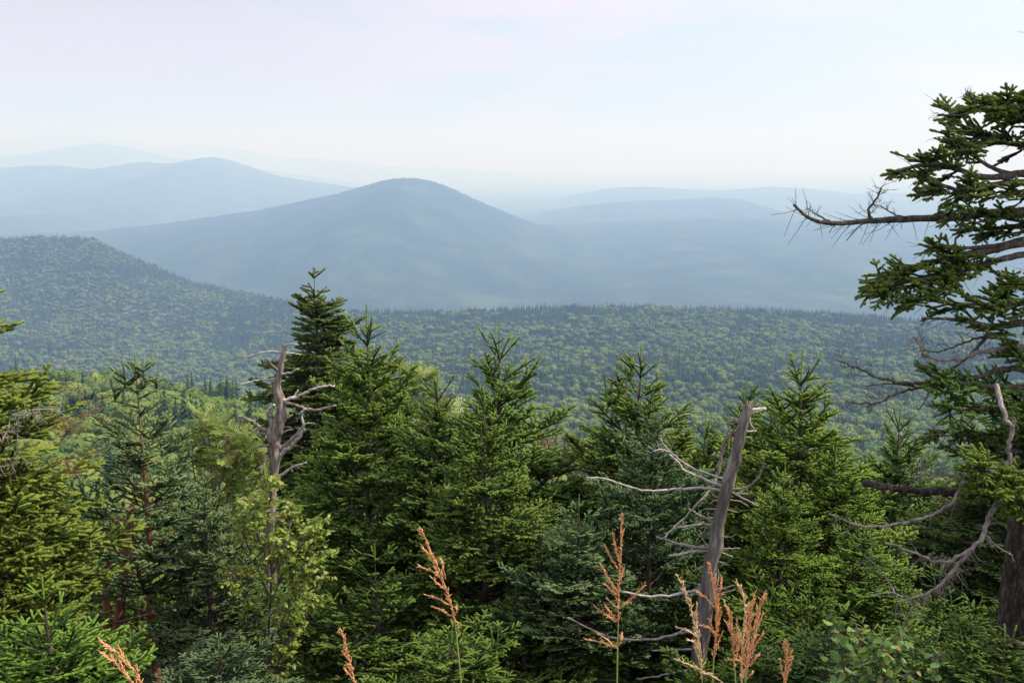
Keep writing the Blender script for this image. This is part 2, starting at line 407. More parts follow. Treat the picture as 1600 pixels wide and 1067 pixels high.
def far_broadleaf(seed, h=9.5, r=3.8):
    g = np.random.RandomState(seed); mb = MB()
    for k in range(6):
        c = np.array([g.normal() * r * .42, g.normal() * r * .42, h * (.60 + .2 * g.rand()) - (0 if k else .4)])
        rad = r * (.36 + .22 * g.rand()) if k else r * .72
        V, F = ICO; nn = np.array([mnoise.noise(Vector(tuple(v * 1.9 + k * 7.3 + seed))) + .6 * mnoise.noise(Vector(tuple(v * 4.6 + k * 3.3 + seed))) for v in V])
        mb.add(c + V * rad * np.array([1, 1, .82]) * (1 + .34 * nn)[:, None], F)
        n = 80 if k else 130
        d = g.normal(size=(n, 3)); d[:, 2] = np.abs(d[:, 2]) * .9 - .15; d /= np.linalg.norm(d, axis=1)[:, None]
        V, F = tri_cloud(c + d * rad * np.array([1, 1, .8]) * (.95 + .2 * g.rand(n))[:, None], d, r * .10, g, .5); mb.add(V, F)
    mb.tube([(0, 0, -1), (0, 0, h * .4), (g.normal() * .4, g.normal() * .4, h * .7)], [.25, .18, .1], 4)
    return mb.build('broadleaf', M_DEC, smooth=True)
con_m = [far_conifer(s, 12 + s % 3, 2.7 + .4 * (s % 2)) for s in range(4)]
dec_m = [far_broadleaf(20 + s) for s in range(4)]

def scatter_points():
    pts = []
    def jgrid(y0, y1, sp, kmin, kmax):
        ys = np.arange(y0, y1, sp)
        for y in ys:
            xs = np.arange(kmin * y, kmax * y, sp)
            if len(xs): pts.append(np.stack([xs + (rs.rand(len(xs)) - .5) * sp, y + (rs.rand(len(xs)) - .5) * sp], 1))
    jgrid(110, 900, 6.3, -.66, .66)
    jgrid(900, 1500, 7.6, -.62, .62)
    jgrid(1500, 2250, 8.6, -.60, .60)
    jgrid(2250, 3250, 9.4, -.62, -.02)
    return np.concatenate(pts)
PT = scatter_points()
PZ = H(PT[:, 0], PT[:, 1])
ppx, ppy = project(PT[:, 0], PT[:, 1], PZ + 8)
# occlusion by the terrain itself: keep points whose sight line is not far below the terrain in front
e = 60.0
keep = np.ones(len(PT), bool)
for f in (.35, .5, .62, .72, .8, .87, .93, .97):
    zt = H(PT[:, 0] * f, PT[:, 1] * f); zl = EYE.z + (PZ + 14 - EYE.z) * f
    keep &= (zl > zt - 10)
keep &= ppy < 1000
PT, PZ, ppx, ppy = PT[keep], PZ[keep], ppx[keep], ppy[keep]
mixn = fbm(PT[:, 0] / 40, PT[:, 1] / 62, 31, 4)
mixb = fbm(PT[:, 0] / 300, PT[:, 1] / 420, 51, 2)
crestpy = np.interp(ppx, SKY_PX, SKY_PY)
nearcrest = np.clip(1 - (ppy - crestpy) / 60, 0, 1)
conf = (mixn * .75 + mixb * .55 + nearcrest * .10 + (rs.rand(len(PT)) - .5) * .34) > .575
spur = (ppx < 430) & (PT[:, 1] < 520)
conf = np.where(spur, (mixn + (rs.rand(len(PT)) - .5) * .3) > .56, conf)
dist = PT[:, 1]
scl = np.where(conf, .70 + .85 * rs.rand(len(PT)) ** 1.8, (.62 + 1.1 * rs.rand(len(PT)) ** 2)) * np.where(dist > 1500, 1.08, 1.0)
rotz = rs.rand(len(PT)) * 6.283
inview = (ppx > -20) & (ppx < 1620) & (ppy < 790)
def split(sel, meshes, oname, label, cat, group, stuffname):
    idx = np.where(sel)[0]
    vis = idx[inview[idx]]; show = scl[vis] / dist[vis]
    big = vis[np.argsort(-show)[:300]]
    for n_, i in enumerate(big):
        o = link(oname, meshes[n_ % len(meshes)], None, (PT[i, 0], PT[i, 1], PZ[i]))
        s = scl[i]; o.scale = (s * 1.0, s * 1.0, s * (1.05 if cat == 'conifer' else .95)); o.rotation_euler = (0, 0, rotz[i])
        zn = 'on the near knoll at the left' if (ppx[i] < 430 and dist[i] < 520) else ('on the lower slope beyond the firs' if dist[i] < 620 else 'higher up the slope below the ridge')
        tag(o, label % zn, cat, group + ' ' + zn)
    rest = np.setdiff1d(idx, big)
    me = bpy.data.meshes.new(stuffname); me.vertices.add(len(rest))
    co = np.stack([PT[rest, 0], PT[rest, 1], PZ[rest]], 1).astype(np.float32); me.vertices.foreach_set('co', co.ravel())
    a = me.attributes.new('rot', 'FLOAT_VECTOR', 'POINT'); a.data.foreach_set('vector', np.stack([0 * rotz[rest], 0 * rotz[rest], rotz[rest]], 1).astype(np.float32).ravel())
    a = me.attributes.new('scl', 'FLOAT', 'POINT'); a.data.foreach_set('value', scl[rest].astype(np.float32))
    a = me.attributes.new('pick', 'INT', 'POINT'); a.data.foreach_set('value', rs.randint(0, len(meshes), len(rest)).astype(np.int32))
    o = link(stuffname, me); tag(o, kind='stuff')
    ng = bpy.data.node_groups.new(stuffname, 'GeometryNodeTree')
    ng.interface.new_socket('Geometry', in_out='INPUT', socket_type='NodeSocketGeometry'); ng.interface.new_socket('Geometry', in_out='OUTPUT', socket_type='NodeSocketGeometry')
    gi = ng.nodes.new('NodeGroupInput'); go = ng.nodes.new('NodeGroupOutput'); ip = ng.nodes.new('GeometryNodeInstanceOnPoints'); jn = ng.nodes.new('GeometryNodeJoinGeometry')
    for k, mm in enumerate(meshes):
        po = bpy.data.objects.new(oname + '_kind', mm)
        oi = ng.nodes.new('GeometryNodeObjectInfo'); oi.inputs['Object'].default_value = po; oi.inputs['As Instance'].default_value = True
        ng.links.new(oi.outputs['Geometry'], jn.inputs[0])
    def na(nm, ty):
        n = ng.nodes.new('GeometryNodeInputNamedAttribute'); n.data_type = ty; n.inputs['Name'].default_value = nm
        return [s for s in n.outputs if s.enabled and s.name == 'Attribute'][0]
    ng.links.new(gi.outputs[0], ip.inputs['Points']); ng.links.new(jn.outputs[0], ip.inputs['Instance'])
    ip.inputs['Pick Instance'].default_value = True
    ng.links.new(na('pick', 'INT'), ip.inputs['Instance Index']); ng.links.new(na('rot', 'FLOAT_VECTOR'), ip.inputs['Rotation']); ng.links.new(na('scl', 'FLOAT'), ip.inputs['Scale'])
    ng.links.new(ip.outputs[0], go.inputs[0])
    md = o.modifiers.new('trees', 'NODES'); md.node_group = ng
    print(stuffname, len(rest))
split(conf, con_m, 'slope_conifer', 'small dark pointed conifer in the woods %s', 'conifer', 'dark conifers', 'conifer_forest')
split(~conf, dec_m, 'slope_broadleaf_tree', 'small round yellow green tree crown %s', 'broadleaf tree', 'pale broadleaf trees', 'broadleaf_forest')

# ------------------------------------------------------------------ needle shoots
def shoot_template(nb, seed):
    """unit shoot along +Z, radius 1: a four-sided core and nb needle blades"""
    g = np.random.RandomState(seed); V = []; F = []
    for (z, r) in ((.02, .66), (.84, .70)):
        for k in range(4): a = math.pi / 2 * k + z; V.append((math.cos(a) * r, math.sin(a) * r, z))
    V.append((0, 0, 1.05))
    for k in range(4):
        a, b = k, (k + 1) % 4; F += [(a, b, b + 4), (a, b + 4, a + 4)]
    for k in range(4): F.append((4 + k, 4 + (k + 1) % 4, 8))
    for j in range(nb):
        a = 2.39996 * j + g.rand() * .5; z = (j + .3) / nb * .93; wd = .40
        c, s = math.cos(a), math.sin(a); R1 = .92 + .22 * g.rand(); dz = .05 + .08 * g.rand()
        n = len(V)
        V += [(c * .25 - s * wd, s * .25 + c * wd, z - .04), (c * .25 + s * wd, s * .25 - c * wd, z + .05), (c * R1, s * R1, z + dz)]
        F.append((n, n + 1, n + 2))
    return np.array(V), np.array(F)
TPL = [shoot_template(9, s) for s in range(3)]
class Segs:
    def __init__(s): s.a = []
    def add(s, p, q, r, t): s.a.append((p.x, p.y, p.z, q.x, q.y, q.z, r, t))
    def build(s, name, mat, seed=0):
        A = np.array(s.a); g = np.random.RandomState(seed)
        print(name, 'shoots', len(A))
        Vs = []; Fs = []; Ts = []; off = 0
        for k, (TV, TF) in enumerate(TPL):
            B = A[k::3]; n = len(B)
            if n == 0: continue
            P = B[:, :3]; D = B[:, 3:6] - P; L = np.linalg.norm(D, axis=1)[:, None]; Wd = D / L
            U = np.cross(Wd, g.normal(size=(n, 3))); U /= np.linalg.norm(U, axis=1)[:, None]; W2 = np.cross(Wd, U)
            r = B[:, 6][:, None, None]
            V = P[:, None] + (U[:, None] * TV[None, :, 0:1] + W2[:, None] * TV[None, :, 1:2]) * r + D[:, None] * TV[None, :, 2:3]
            F = TF[None] + (np.arange(n) * len(TV))[:, None, None] + off
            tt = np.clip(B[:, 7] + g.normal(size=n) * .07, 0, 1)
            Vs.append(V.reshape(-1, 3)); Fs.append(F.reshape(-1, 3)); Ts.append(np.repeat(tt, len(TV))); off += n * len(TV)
        return mesh_tris(name, np.concatenate(Vs), np.concatenate(Fs), mat, {'tint': np.concatenate(Ts)})

UP = Vector((0, 0, 1))
def spray(S, Wd, p, d, L, level, rng, P, bare=.0, outer=1.0):
    step = P['step']; n = max(1, int(round(L / step))); st = L / n; cur = p.copy(); d = d.normalized()
    pts = [cur.copy()]
    for i in range(n):
        s = (i + .5) / n
        d = (d + UP * (P['curve'][level] * st * (1.4 * s)) + Vector((rng.gauss(0, 1), rng.gauss(0, 1), rng.gauss(0, 1))) * .07).normalized()
        nxt = cur + d * st
        if s > bare:
            tip = (i == n - 1)
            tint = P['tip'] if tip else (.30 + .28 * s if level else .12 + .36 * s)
            rr = P['r'] * (.88 if not tip else 1.0) * rng.uniform(.85, 1.15)
            S.add(cur - d * .006, nxt + d * .008, rr, tint * outer)
        if level < 2 and s > bare * .8 and i > 0:
            rem = L * (1 - s) 
            lat = d.cross(UP)
            if lat.length > .05:
                lat.normalize()
                for sd in (1, -1):
                    if rng.random() < P['prob'][level]:
                        a = math.radians(rng.uniform(42, 62))
                        d2 = d * math.cos(a) + lat * (sd * math.sin(a)) + UP * rng.uniform(-.05, .22) * P['lift']
                        L2 = (rem * P['ratio'][level] + st * .7) * rng.uniform(.7, 1.15)
                        if L2 > P['min']: spray(S, Wd, cur, d2, L2, level + 1, rng, P, 0, outer)
                if level == 0 and rng.random() < P.get('upshoot', .25):
                    d2 = d * .6 + UP * rng.uniform(.3, .8) + lat * rng.uniform(-.4, .4)
                    spray(S, Wd, cur, d2, min(rem, .25) * rng.uniform(.5, 1) + st * .7, 1, rng, P, 0, outer)
        cur = nxt; pts.append(cur.copy())
    if level == 0 and Wd is not None and L > .25:
        m = len(pts); rb = .0035 + .0085 * L
        Wd.tube(pts, [rb * (1 - .75 * k / (m - 1)) for k in range(m)], 4, cap=False)
    return pts

FIRP = dict(step=.084, curve=(.45, .4, .25), r=.0212, tip=1.0, prob=(.94, .52), ratio=(.62, .5), min=.05, lift=1.0)
def fir(name, Ht, seed, mat, barkmat, P=FIRP, slope=.58, power=.85, rmax=1.45, lead=.50, spacing=.25, bare=.30, gaps=0.0, leaders=None, elev=(58, 12), maxu=None, inner=True, lopside=0, trunk_r=None, ragged=0.0):
    """young fir: returns (trunk mesh, crown mesh), base at the origin, leader tip at height Ht"""
    rng = random.Random(seed); S = Segs(); Wd = MB()
    tr = trunk_r or .013 * Ht + .008
    bend = [Vector((rng.gauss(0, .02) * Ht * .3, rng.gauss(0, .02) * Ht * .3, 0)) for _ in range(5)]; bend[-1] = Vector((0, 0, 0)); bend[0] = Vector((0, 0, 0))
    def axis(z):
        t = max(0, min(.9999, z / Ht)) * 4; i = int(t); f = t - i; f = f * f * (3 - 2 * f)
        return bend[i] * (1 - f) + bend[i + 1] * f + Vector((0, 0, z))
    zs = [(Ht - lead * .9) * k / 24 for k in range(25)]
    Wd.tube([axis(z) for z in zs], [max(.005, tr * (1 - z / Ht) ** .9) for z in zs], 7, .06, rng)
    # leader candle
    def candle(base, d, L):
        n = max(2, int(L / .09)); p = base.copy(); d = d.normalized()
        for k in range(n):
            q = p + d * (L / n); S.add(p, q + d * .01, P['r'] * (.84 - .22 * k / n), 1.0); p = q
    candle(axis(Ht - lead), UP, lead)
    for (du, dx, dy, l2) in (leaders or []):
        base = axis(Ht - du); tip = Vector((dx, dy, Ht - du + l2))
        b1 = base + Vector((dx, dy, .10)) * .75
        spray(S, Wd, base, Vector((dx, dy, l2 * .35)), math.hypot(dx, dy) * .9, 1, rng, P)
        candle(b1, Vector((dx * .15, dy * .15, l2)), l2 * .8)
        for k in range(5):
            a = rng.uniform(0, 6.28); c = b1 + UP * l2 * rng.uniform(.05, .4)
            spray(S, Wd, c, Vector((math.cos(a), math.sin(a), .9)), rng.uniform(.12, .28), 1, rng, P)
    u = lead + .02
    az0 = rng.uniform(0, 6.28); k = 0
    while u < (maxu or min(Ht * .93, 3.9)):
        z = Ht - u
        nb = 4 if u < .8 else (5 if u < 2 else 6)
        Rr = min(slope * u ** power, rmax * (1 + .05 * (u - 2.5)))
        el = elev[0] + (elev[1] - elev[0]) * min(1, (u - lead) / 1.6)
        for j in range(nb):
            if rng.random() < gaps: continue
            a = az0 + 6.283 * (j + rng.uniform(-.22, .22)) / nb
            Lb = Rr * rng.uniform(.72 - .7 * ragged, 1.12 + .4 * ragged) * (1 + lopside * math.cos(a - 1.0))
            e = math.radians(el + rng.gauss(0, 6))
            d = Vector((math.cos(a) * math.cos(e), math.sin(a) * math.cos(e), math.sin(e)))
            PP = P if u < 2.2 else dict(P, prob=(P['prob'][0] * .82, P['prob'][1] * .75))
            if u < lead + 1.1:
                f = .32 + .68 * (u - lead) / 1.1; PP = dict(P); PP['prob'] = (P['prob'][0] * f, P['prob'][1] * f); PP['upshoot'] = .03; PP['r'] = P['r'] * (.70 + .30 * f)
            spray(S, Wd, axis(z), d, Lb / max(.55, math.cos(e)) ** .5, 0 if Lb > .22 else 1, rng, PP, bare if u > 1.2 else bare * .3)
        if u > 2.4: bare = max(bare, .42)
        # small branches between the whorls
        if inner and u > (.3 if Ht > 7 else .75):
            for j in range(3 if u < 1.8 else 1):
                a = rng.uniform(0, 6.283); e = math.radians(el + rng.gauss(5, 10))
                d = Vector((math.cos(a) * math.cos(e), math.sin(a) * math.cos(e), math.sin(e)))
                spray(S, Wd, axis(z - spacing * rng.uniform(.2, .8)), d, Rr * rng.uniform(.35, .85), 0 if Rr > .5 else 1, rng, P, bare * .8)
        az0 += 2.1; k += 1
        u += (.30 if k == 1 else spacing * (1.15 if u < 1.6 else 1.0)) * rng.uniform(.85, 1.15)
    return Wd.build(name + '_trunk', barkmat), S.build(name + '_crown', mat, seed)

def ground_z(x, y): return float(H(np.array([x]), np.array([y]))[0])
def place_fir(kind, hproto, px, py, Y, label, group=None, name='fir_tree', wide=1.0, tint=(1, 1, 1), rot=0.0, lean=(0, 0), extra=0.0):
    """put a fir so that its tip stands at the given point; its foot goes to the ground"""
    top = at(px, py, Y); gz = ground_z(top.x, Y) - .05
    h = top.z - gz + extra; s = h / hproto
    r = empty(name, (top.x - lean[0] * h, top.y - lean[1] * h, top.z - h), label, 'fir' if 'fir' in name else 'spruce', group)
    wide *= 1.07
    sw = (max(.8, s ** .5) if hproto == 2 else s ** .5) * wide
    r.rotation_euler = (-lean[1], lean[0], rot)
    t = link('trunk', kind[0], r); c = link('crown', kind[1], r)
    for o in (t, c): o.scale = (sw, sw, s)
    c.color = (*([x * .82 for x in tint] if hproto == 2 else tint), 1)  # low firs get a darker crown colour, standing in for shade from above
    return r

# ------------------------------------------------------------------ the firs at the overlook
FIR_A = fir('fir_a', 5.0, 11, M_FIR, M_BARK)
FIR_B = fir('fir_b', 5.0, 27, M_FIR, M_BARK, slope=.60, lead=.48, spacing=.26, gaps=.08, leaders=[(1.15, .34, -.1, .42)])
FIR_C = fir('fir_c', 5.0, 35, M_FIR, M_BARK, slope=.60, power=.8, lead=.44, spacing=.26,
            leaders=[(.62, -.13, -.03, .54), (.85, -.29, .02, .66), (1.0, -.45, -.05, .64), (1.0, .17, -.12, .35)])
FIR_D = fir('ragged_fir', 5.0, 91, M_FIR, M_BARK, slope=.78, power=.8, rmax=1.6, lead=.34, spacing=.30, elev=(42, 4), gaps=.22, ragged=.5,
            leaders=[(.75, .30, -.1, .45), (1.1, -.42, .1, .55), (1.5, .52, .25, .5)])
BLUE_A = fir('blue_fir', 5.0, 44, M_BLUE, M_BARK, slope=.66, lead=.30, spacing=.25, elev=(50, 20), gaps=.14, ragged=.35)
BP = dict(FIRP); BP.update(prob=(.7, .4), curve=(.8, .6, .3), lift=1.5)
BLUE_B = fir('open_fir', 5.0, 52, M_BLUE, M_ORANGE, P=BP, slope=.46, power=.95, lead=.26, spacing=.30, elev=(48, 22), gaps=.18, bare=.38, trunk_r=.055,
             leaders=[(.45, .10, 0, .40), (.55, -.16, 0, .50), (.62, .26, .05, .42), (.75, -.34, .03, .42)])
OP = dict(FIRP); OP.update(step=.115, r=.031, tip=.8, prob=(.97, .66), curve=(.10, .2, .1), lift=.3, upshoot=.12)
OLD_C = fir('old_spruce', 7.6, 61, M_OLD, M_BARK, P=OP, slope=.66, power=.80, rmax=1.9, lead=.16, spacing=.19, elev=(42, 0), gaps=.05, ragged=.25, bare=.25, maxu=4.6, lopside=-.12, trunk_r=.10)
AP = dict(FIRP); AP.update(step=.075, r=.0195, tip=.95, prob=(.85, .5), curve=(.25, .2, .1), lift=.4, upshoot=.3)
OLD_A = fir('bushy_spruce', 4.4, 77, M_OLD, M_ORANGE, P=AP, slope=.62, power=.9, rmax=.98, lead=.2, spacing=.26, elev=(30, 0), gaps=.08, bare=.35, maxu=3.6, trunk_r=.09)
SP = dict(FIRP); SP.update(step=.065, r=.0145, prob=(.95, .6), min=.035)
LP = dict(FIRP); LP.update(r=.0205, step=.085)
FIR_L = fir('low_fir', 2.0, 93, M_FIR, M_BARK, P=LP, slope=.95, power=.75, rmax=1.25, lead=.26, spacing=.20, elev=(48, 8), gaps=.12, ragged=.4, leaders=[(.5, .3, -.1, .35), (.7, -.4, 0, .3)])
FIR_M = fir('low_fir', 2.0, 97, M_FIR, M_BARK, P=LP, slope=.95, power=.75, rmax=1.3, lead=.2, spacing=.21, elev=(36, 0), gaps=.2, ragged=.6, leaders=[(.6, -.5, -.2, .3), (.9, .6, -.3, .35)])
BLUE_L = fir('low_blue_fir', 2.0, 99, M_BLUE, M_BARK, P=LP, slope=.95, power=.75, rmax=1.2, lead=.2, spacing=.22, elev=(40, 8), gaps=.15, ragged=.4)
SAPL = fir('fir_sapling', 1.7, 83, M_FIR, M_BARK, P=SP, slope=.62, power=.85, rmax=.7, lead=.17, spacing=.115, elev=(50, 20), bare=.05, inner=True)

G1 = 'young firs crowded below the overlook'
T = [
 (FIR_A, 5, 572, 476, 11.6, 'young fir with the long bare leader, right of the dark spruce top', .92, (1.0, 1.05, .95), 0.4),
 (FIR_B, 5, 684, 574, 10.8, 'grey green fir with a leaning tip in front of the pale rowan leaves', .86, (.95, 1.0, 1.12), 2.0),
 (FIR_B, 5, 781, 503, 11.0, 'tall fir in the middle of the view with its leader leaning slightly right', .98, (.95, 1.0, 1.05), 0.2),
 (FIR_A, 5, 757, 590, 9.4, 'lower fir standing just in front of the tall middle fir', .82, (1, 1, 1), 3.4),
 (FIR_C, 5, 1004, 537, 10.6, 'broad fir with four candle leaders, left of the grey broken trunk', 1.0, (1, 1, .95), 0.0),
 (BLUE_A, 5, 1021, 612, 9.0, 'slim bluish fir with visible stem, in front of the many leadered fir', .62, (.9, 1, 1.0), 1.2),
 (FIR_A, 5, 1104, 640, 12.4, 'small bright yellow green fir tip seen past the broken branches', .72, (1.35, 1.3, .9), 2.2),
 (FIR_C, 5, 1166, 588, 12.0, 'fir rising directly behind the top of the grey broken trunk', .8, (1.05, 1.05, 1), 1.9),
 (FIR_B, 5, 1253, 546, 10.2, 'light green fir with a tall pale leader, right of the grey broken trunk', 1.0, (1.15, 1.15, .95), 4.0),
 (FIR_A, 5, 1306, 690, 9.6, 'low light green fir leaning on the right side of the pale leadered fir', .85, (1.1, 1.15, .95), 5.1),
 (FIR_A, 5, 1228, 722, 8.6, 'short fir directly below the pale leadered fir', .72, (1.1, 1.12, .95), 0.9),
 (FIR_B, 5, 1408, 630, 13.2, 'narrow dark fir standing alone between the light firs and the big spruce', .86, (.85, .95, .95), 5.4),
 (BLUE_A, 5, 316, 735, 8.8, 'blue green fir with upswept boughs, left of the leafy birch', .66, (1.0, 1.0, 1.0), 0.5),
 (BLUE_A, 5, 905, 772, 8.6, 'silvery bluish fir between the middle fir and the many leadered fir', .8, (1.0, 1.05, 1.0), 3.0),
 (BLUE_L, 2, 340, 1000, 7.6, 'low silvery fir under the curved dead limbs of the open fir', .8, (.95, 1, 1.05), 4.1),
 (FIR_M, 2, 585, 850, 8.8, 'short dark fir left of the tallest pinkish grass plume', .95, (.9, .95, .95), 1.6),
 (FIR_D, 5, 842, 770, 9.4, 'rounded fir filling the dip right of the middle fir', .85, (1, 1, .95), 1.1),
 (FIR_L, 2, 706, 985, 7.4, 'small fir tip at the bottom edge behind the tall grass stem', .85, (1.0, 1.05, .95), 2.6),
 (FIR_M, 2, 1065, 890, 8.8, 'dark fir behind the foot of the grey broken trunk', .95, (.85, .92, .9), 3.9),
 (FIR_B, 5, 1350, 800, 8.8, 'fir below the narrow dark fir, with pale shoot tips', .9, (1.0, 1.1, .95), 2.9),
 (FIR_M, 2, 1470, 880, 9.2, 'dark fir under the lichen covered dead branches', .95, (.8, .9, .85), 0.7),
 (FIR_L, 2, 1265, 905, 7.8, 'light fir with sideways shoots right of the grass plumes', .85, (1.05, 1.12, .95), 4.4),
 (BLUE_L, 2, 1296, 985, 6.8, 'dense grey green fir behind the broad leaved shrub', .65, (.95, 1.1, .9), 5.0),
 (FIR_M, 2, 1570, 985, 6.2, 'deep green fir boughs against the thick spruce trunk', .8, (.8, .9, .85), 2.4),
 (FIR_M, 2, 818, 940, 8.6, 'low dark fir in the gap between the two tall grass plumes', .95, (.9, .95, .9), .9),
 (FIR_L, 2, 1180, 985, 7.0, 'low fir with bright shoots behind the orange plume clump', .8, (1, 1.05, .9), 1.9),
 (FIR_M, 2, 1440, 990, 7.0, 'low fir between the broad leaved shrub and the thick trunk', .9, (.9, 1, .9), 5.2),
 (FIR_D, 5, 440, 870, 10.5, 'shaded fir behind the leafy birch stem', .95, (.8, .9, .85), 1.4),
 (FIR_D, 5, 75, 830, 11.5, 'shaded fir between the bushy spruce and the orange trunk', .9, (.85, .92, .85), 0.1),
 (FIR_D, 5, 640, 700, 12.6, 'fir hidden behind the grey green leaning fir', .9, (.95, 1, .95), 3.6),
]
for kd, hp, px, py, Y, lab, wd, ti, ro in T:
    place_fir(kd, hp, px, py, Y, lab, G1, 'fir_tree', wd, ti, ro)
for px, py, Y, kd, lab, wd in [
    (30, 700, 14, OLD_C, 'shadowed spruce far back behind the bushy spruce', .9), (150, 760, 13, FIR_A, 'shadowed fir behind the orange trunk', 1.0),
    (385, 720, 14, FIR_B, 'dark fir behind the twisted dead tree', .9), (500, 690, 14.5, FIR_A, 'dark fir between dead tree and long leadered fir', 1.0),
    (735, 760, 14, FIR_A, 'shadowed fir deep behind the middle fir', 1.1), (860, 815, 13, FIR_B, 'dark fir deep in the dip right of centre', 1.1),
    (960, 700, 14, FIR_B, 'shadowed fir behind the many leadered fir', 1.1), (1120, 735, 14.5, FIR_A, 'shadowed fir behind the broken branches', 1.1),
    (1215, 720, 14, FIR_B, 'shadowed fir behind the pale leadered fir', 1.1), (1345, 800, 14, FIR_A, 'dark fir deep in the gap before the big spruce', 1.0),
    (1500, 745, 12, OLD_C, 'dark spruce behind the dead branches of the big spruce', .9), (1590, 640, 11, OLD_C, 'dark spruce close behind the trunk of the big spruce', .9),
    (240, 800, 15, FIR_B, 'dark fir deep behind the blue green fir', 1.1), (1440, 790, 15, FIR_B, 'dark fir behind the fallen looking broken limb', 1.1)]:
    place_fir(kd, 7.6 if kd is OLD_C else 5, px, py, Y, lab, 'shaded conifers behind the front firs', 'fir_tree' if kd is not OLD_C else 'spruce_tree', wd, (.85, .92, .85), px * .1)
place_fir(OLD_C, 7.6, 490, 418, 18, 'tall dark spruce with a pointed top behind the twisted dead tree', None, 'spruce_tree', 1.05, (.92, .92, .85), 2.5, extra=.3)
place_fir(OLD_A, 4.4, -66, 372, 7.2, 'bushy yellow green spruce filling the left edge', None, 'spruce_tree', 1.02, (1.3, 1.22, .8), .3, extra=.2)
place_fir(OLD_A, 4.4, -2, 640, 7.6, 'lower bushy spruce with drooping boughs at the left edge', None, 'spruce_tree', .52, (1.0, 1.1, .9), 2.0)
place_fir(SAPL, 1.7, 65, 903, 5.0, 'small fresh green fir sapling in the bottom left corner', None, 'fir_tree', 1.05, (.9, 1.05, .85), .2)
BUSHY = place_fir(OLD_A, 4.4, -48, 555, 6.9, 'mounded spruce with reddish dead twigs among its boughs at the left edge', None, 'spruce_tree', .66, (1.3, 1.22, .8), 0.0)
OPENF = place_fir(BLUE_B, 5, 210, 553, 9.5, 'thin open fir with orange trunk and several pale candle shoots', None, 'fir_tree', 1.0, (1.0, 1.0, 1.0), 0.0)

# ------------------------------------------------------------------ dead wood
def pxcurve(pts, Y, sub=5):
    """image-plane sketch of a limb with its own depth offsets -> world points"""
    P = []
    for p in pts:
        dy = p[2] if len(p) > 2 else 0
        P.append(tuple(at(p[0], p[1], Y + dy)))
    return [Vector(c) for c in curve(P, sub)]
def dead_part(root, name, pts, Y, r0, r1, mat, twigs=0, tw=(.05, .15), seed=0, depth=.25, n=6, droop=0.0, jag=0.0):
    """r0, r1 in photo pixels at the depth Y"""
    rng = random.Random(seed); k = Y / FPX
    dend = rng.uniform(-depth, depth)
    m = len(pts); pp = []
    for i, p in enumerate(pts):
        dy = p[2] if len(p) > 2 else dend * i / (m - 1)
        pp.append((p[0], p[1], dy))
    W = pxcurve(pp, Y)
    off = root.location; W = [v - off for v in W]
    for i in range(1, len(W)): W[i] = W[i] + Vector((rng.gauss(0, 1), rng.gauss(0, 1), rng.gauss(0, 1))) * (r0 * k * .17)
    q = len(W); rad = [max(.0012, .78 * (r0 + (r1 - r0) * (i / (q - 1)) ** .6) * k) for i in range(q)]
    mb = MB(); mb.tube(W, rad, n, .13 + jag, rng)
    for t in range(twigs):
        i = rng.randrange(max(1, q // 5), q); base = W[min(i, q - 1)]
        tang = (W[min(i, q - 1)] - W[max(i - 1, 0)]).normalized()
        perp = Vector((rng.gauss(0, 1), rng.gauss(0, .8), rng.gauss(0, 1) - droop)); perp -= tang * perp.dot(tang)
        if perp.length < .01: continue
        d = (tang * rng.uniform(.2, .9) + perp.normalized()).normalized(); L = rng.uniform(*tw)
        tp = [base]; 
        for s in range(3): d = (d + Vector((rng.gauss(0, .18), rng.gauss(0, .18), rng.gauss(0, .18) - droop * .1))).normalized(); tp.append(tp[-1] + d * L / 3)
        mb.tube(tp, [max(.0011, min(.0028, rad[i] * .5)), .0018, .0014, .0010], 3)
        if L > .07:
            for _ in range(rng.randrange(1, 4)):
                b = tp[rng.randrange(1, 3)]; d2 = (d + Vector((rng.gauss(0, .7), rng.gauss(0, .7), rng.gauss(0, .7)))).normalized()
                mb.tube([b, b + d2 * L * .25, b + d2 * L * .45 + Vector((0, 0, rng.uniform(-.01, .01)))], [.0014, .0012, .0009], 3)
    o = link(name, mb.build(name, mat), root); return o

def trunk_part(root, pts, Y, mat, name='trunk', n=14, seed=0, knots=.10, ridges=0.0, jag=.9):
    rng = random.Random(seed); k = Y / FPX
    C4 = curve([(*at(p[0], p[1], Y + (p[3] if len(p) > 3 else 0)), p[2] * k) for p in pts], 7)
    W = [Vector(c[:3]) - root.location for c in C4]; R = [float(c[3]) for c in C4]
    V = []; F = []; m = len(W)
    for i in range(m):
        t = (W[min(i + 1, m - 1)] - W[max(i - 1, 0)]).normalized(); a = t.cross(Vector((0, 1, 0))).normalized(); b = t.cross(a)
        for j in range(n):
            an = 2 * math.pi * j / n
            q = Vector((math.cos(an) * 1.3, math.sin(an) * 1.3, i * .16 + seed))
            rr = R[i] * (1 + knots * 2.2 * mnoise.noise(q) + knots * .9 * mnoise.noise(q * 3.1))
            if ridges: rr *= 1 + ridges * mnoise.noise(Vector((math.cos(an) * 6, math.sin(an) * 6, i * .22 + seed))) * 2
            up = t * (R[i] * rng.uniform(-jag, jag)) if i == m - 1 else Vector()
            V.append(W[i] + a * math.cos(an) * rr + b * math.sin(an) * rr + up)
    for i in range(m - 1):
        for j in range(n):
            c0, c1 = i * n + j, i * n + (j + 1) % n; F += [(c0, c1, c1 + n), (c0, c1 + n, c0 + n)]
    V.append(W[-1] - (W[-1] - W[-2]).normalized() * R[-1] * .5); 
    for j in range(n): F.append(((m - 1) * n + j, (m - 1) * n + (j + 1) % n, len(V) - 1))
    return link(name, mesh_tris(name, [tuple(v) for v in V], F, mat), root)

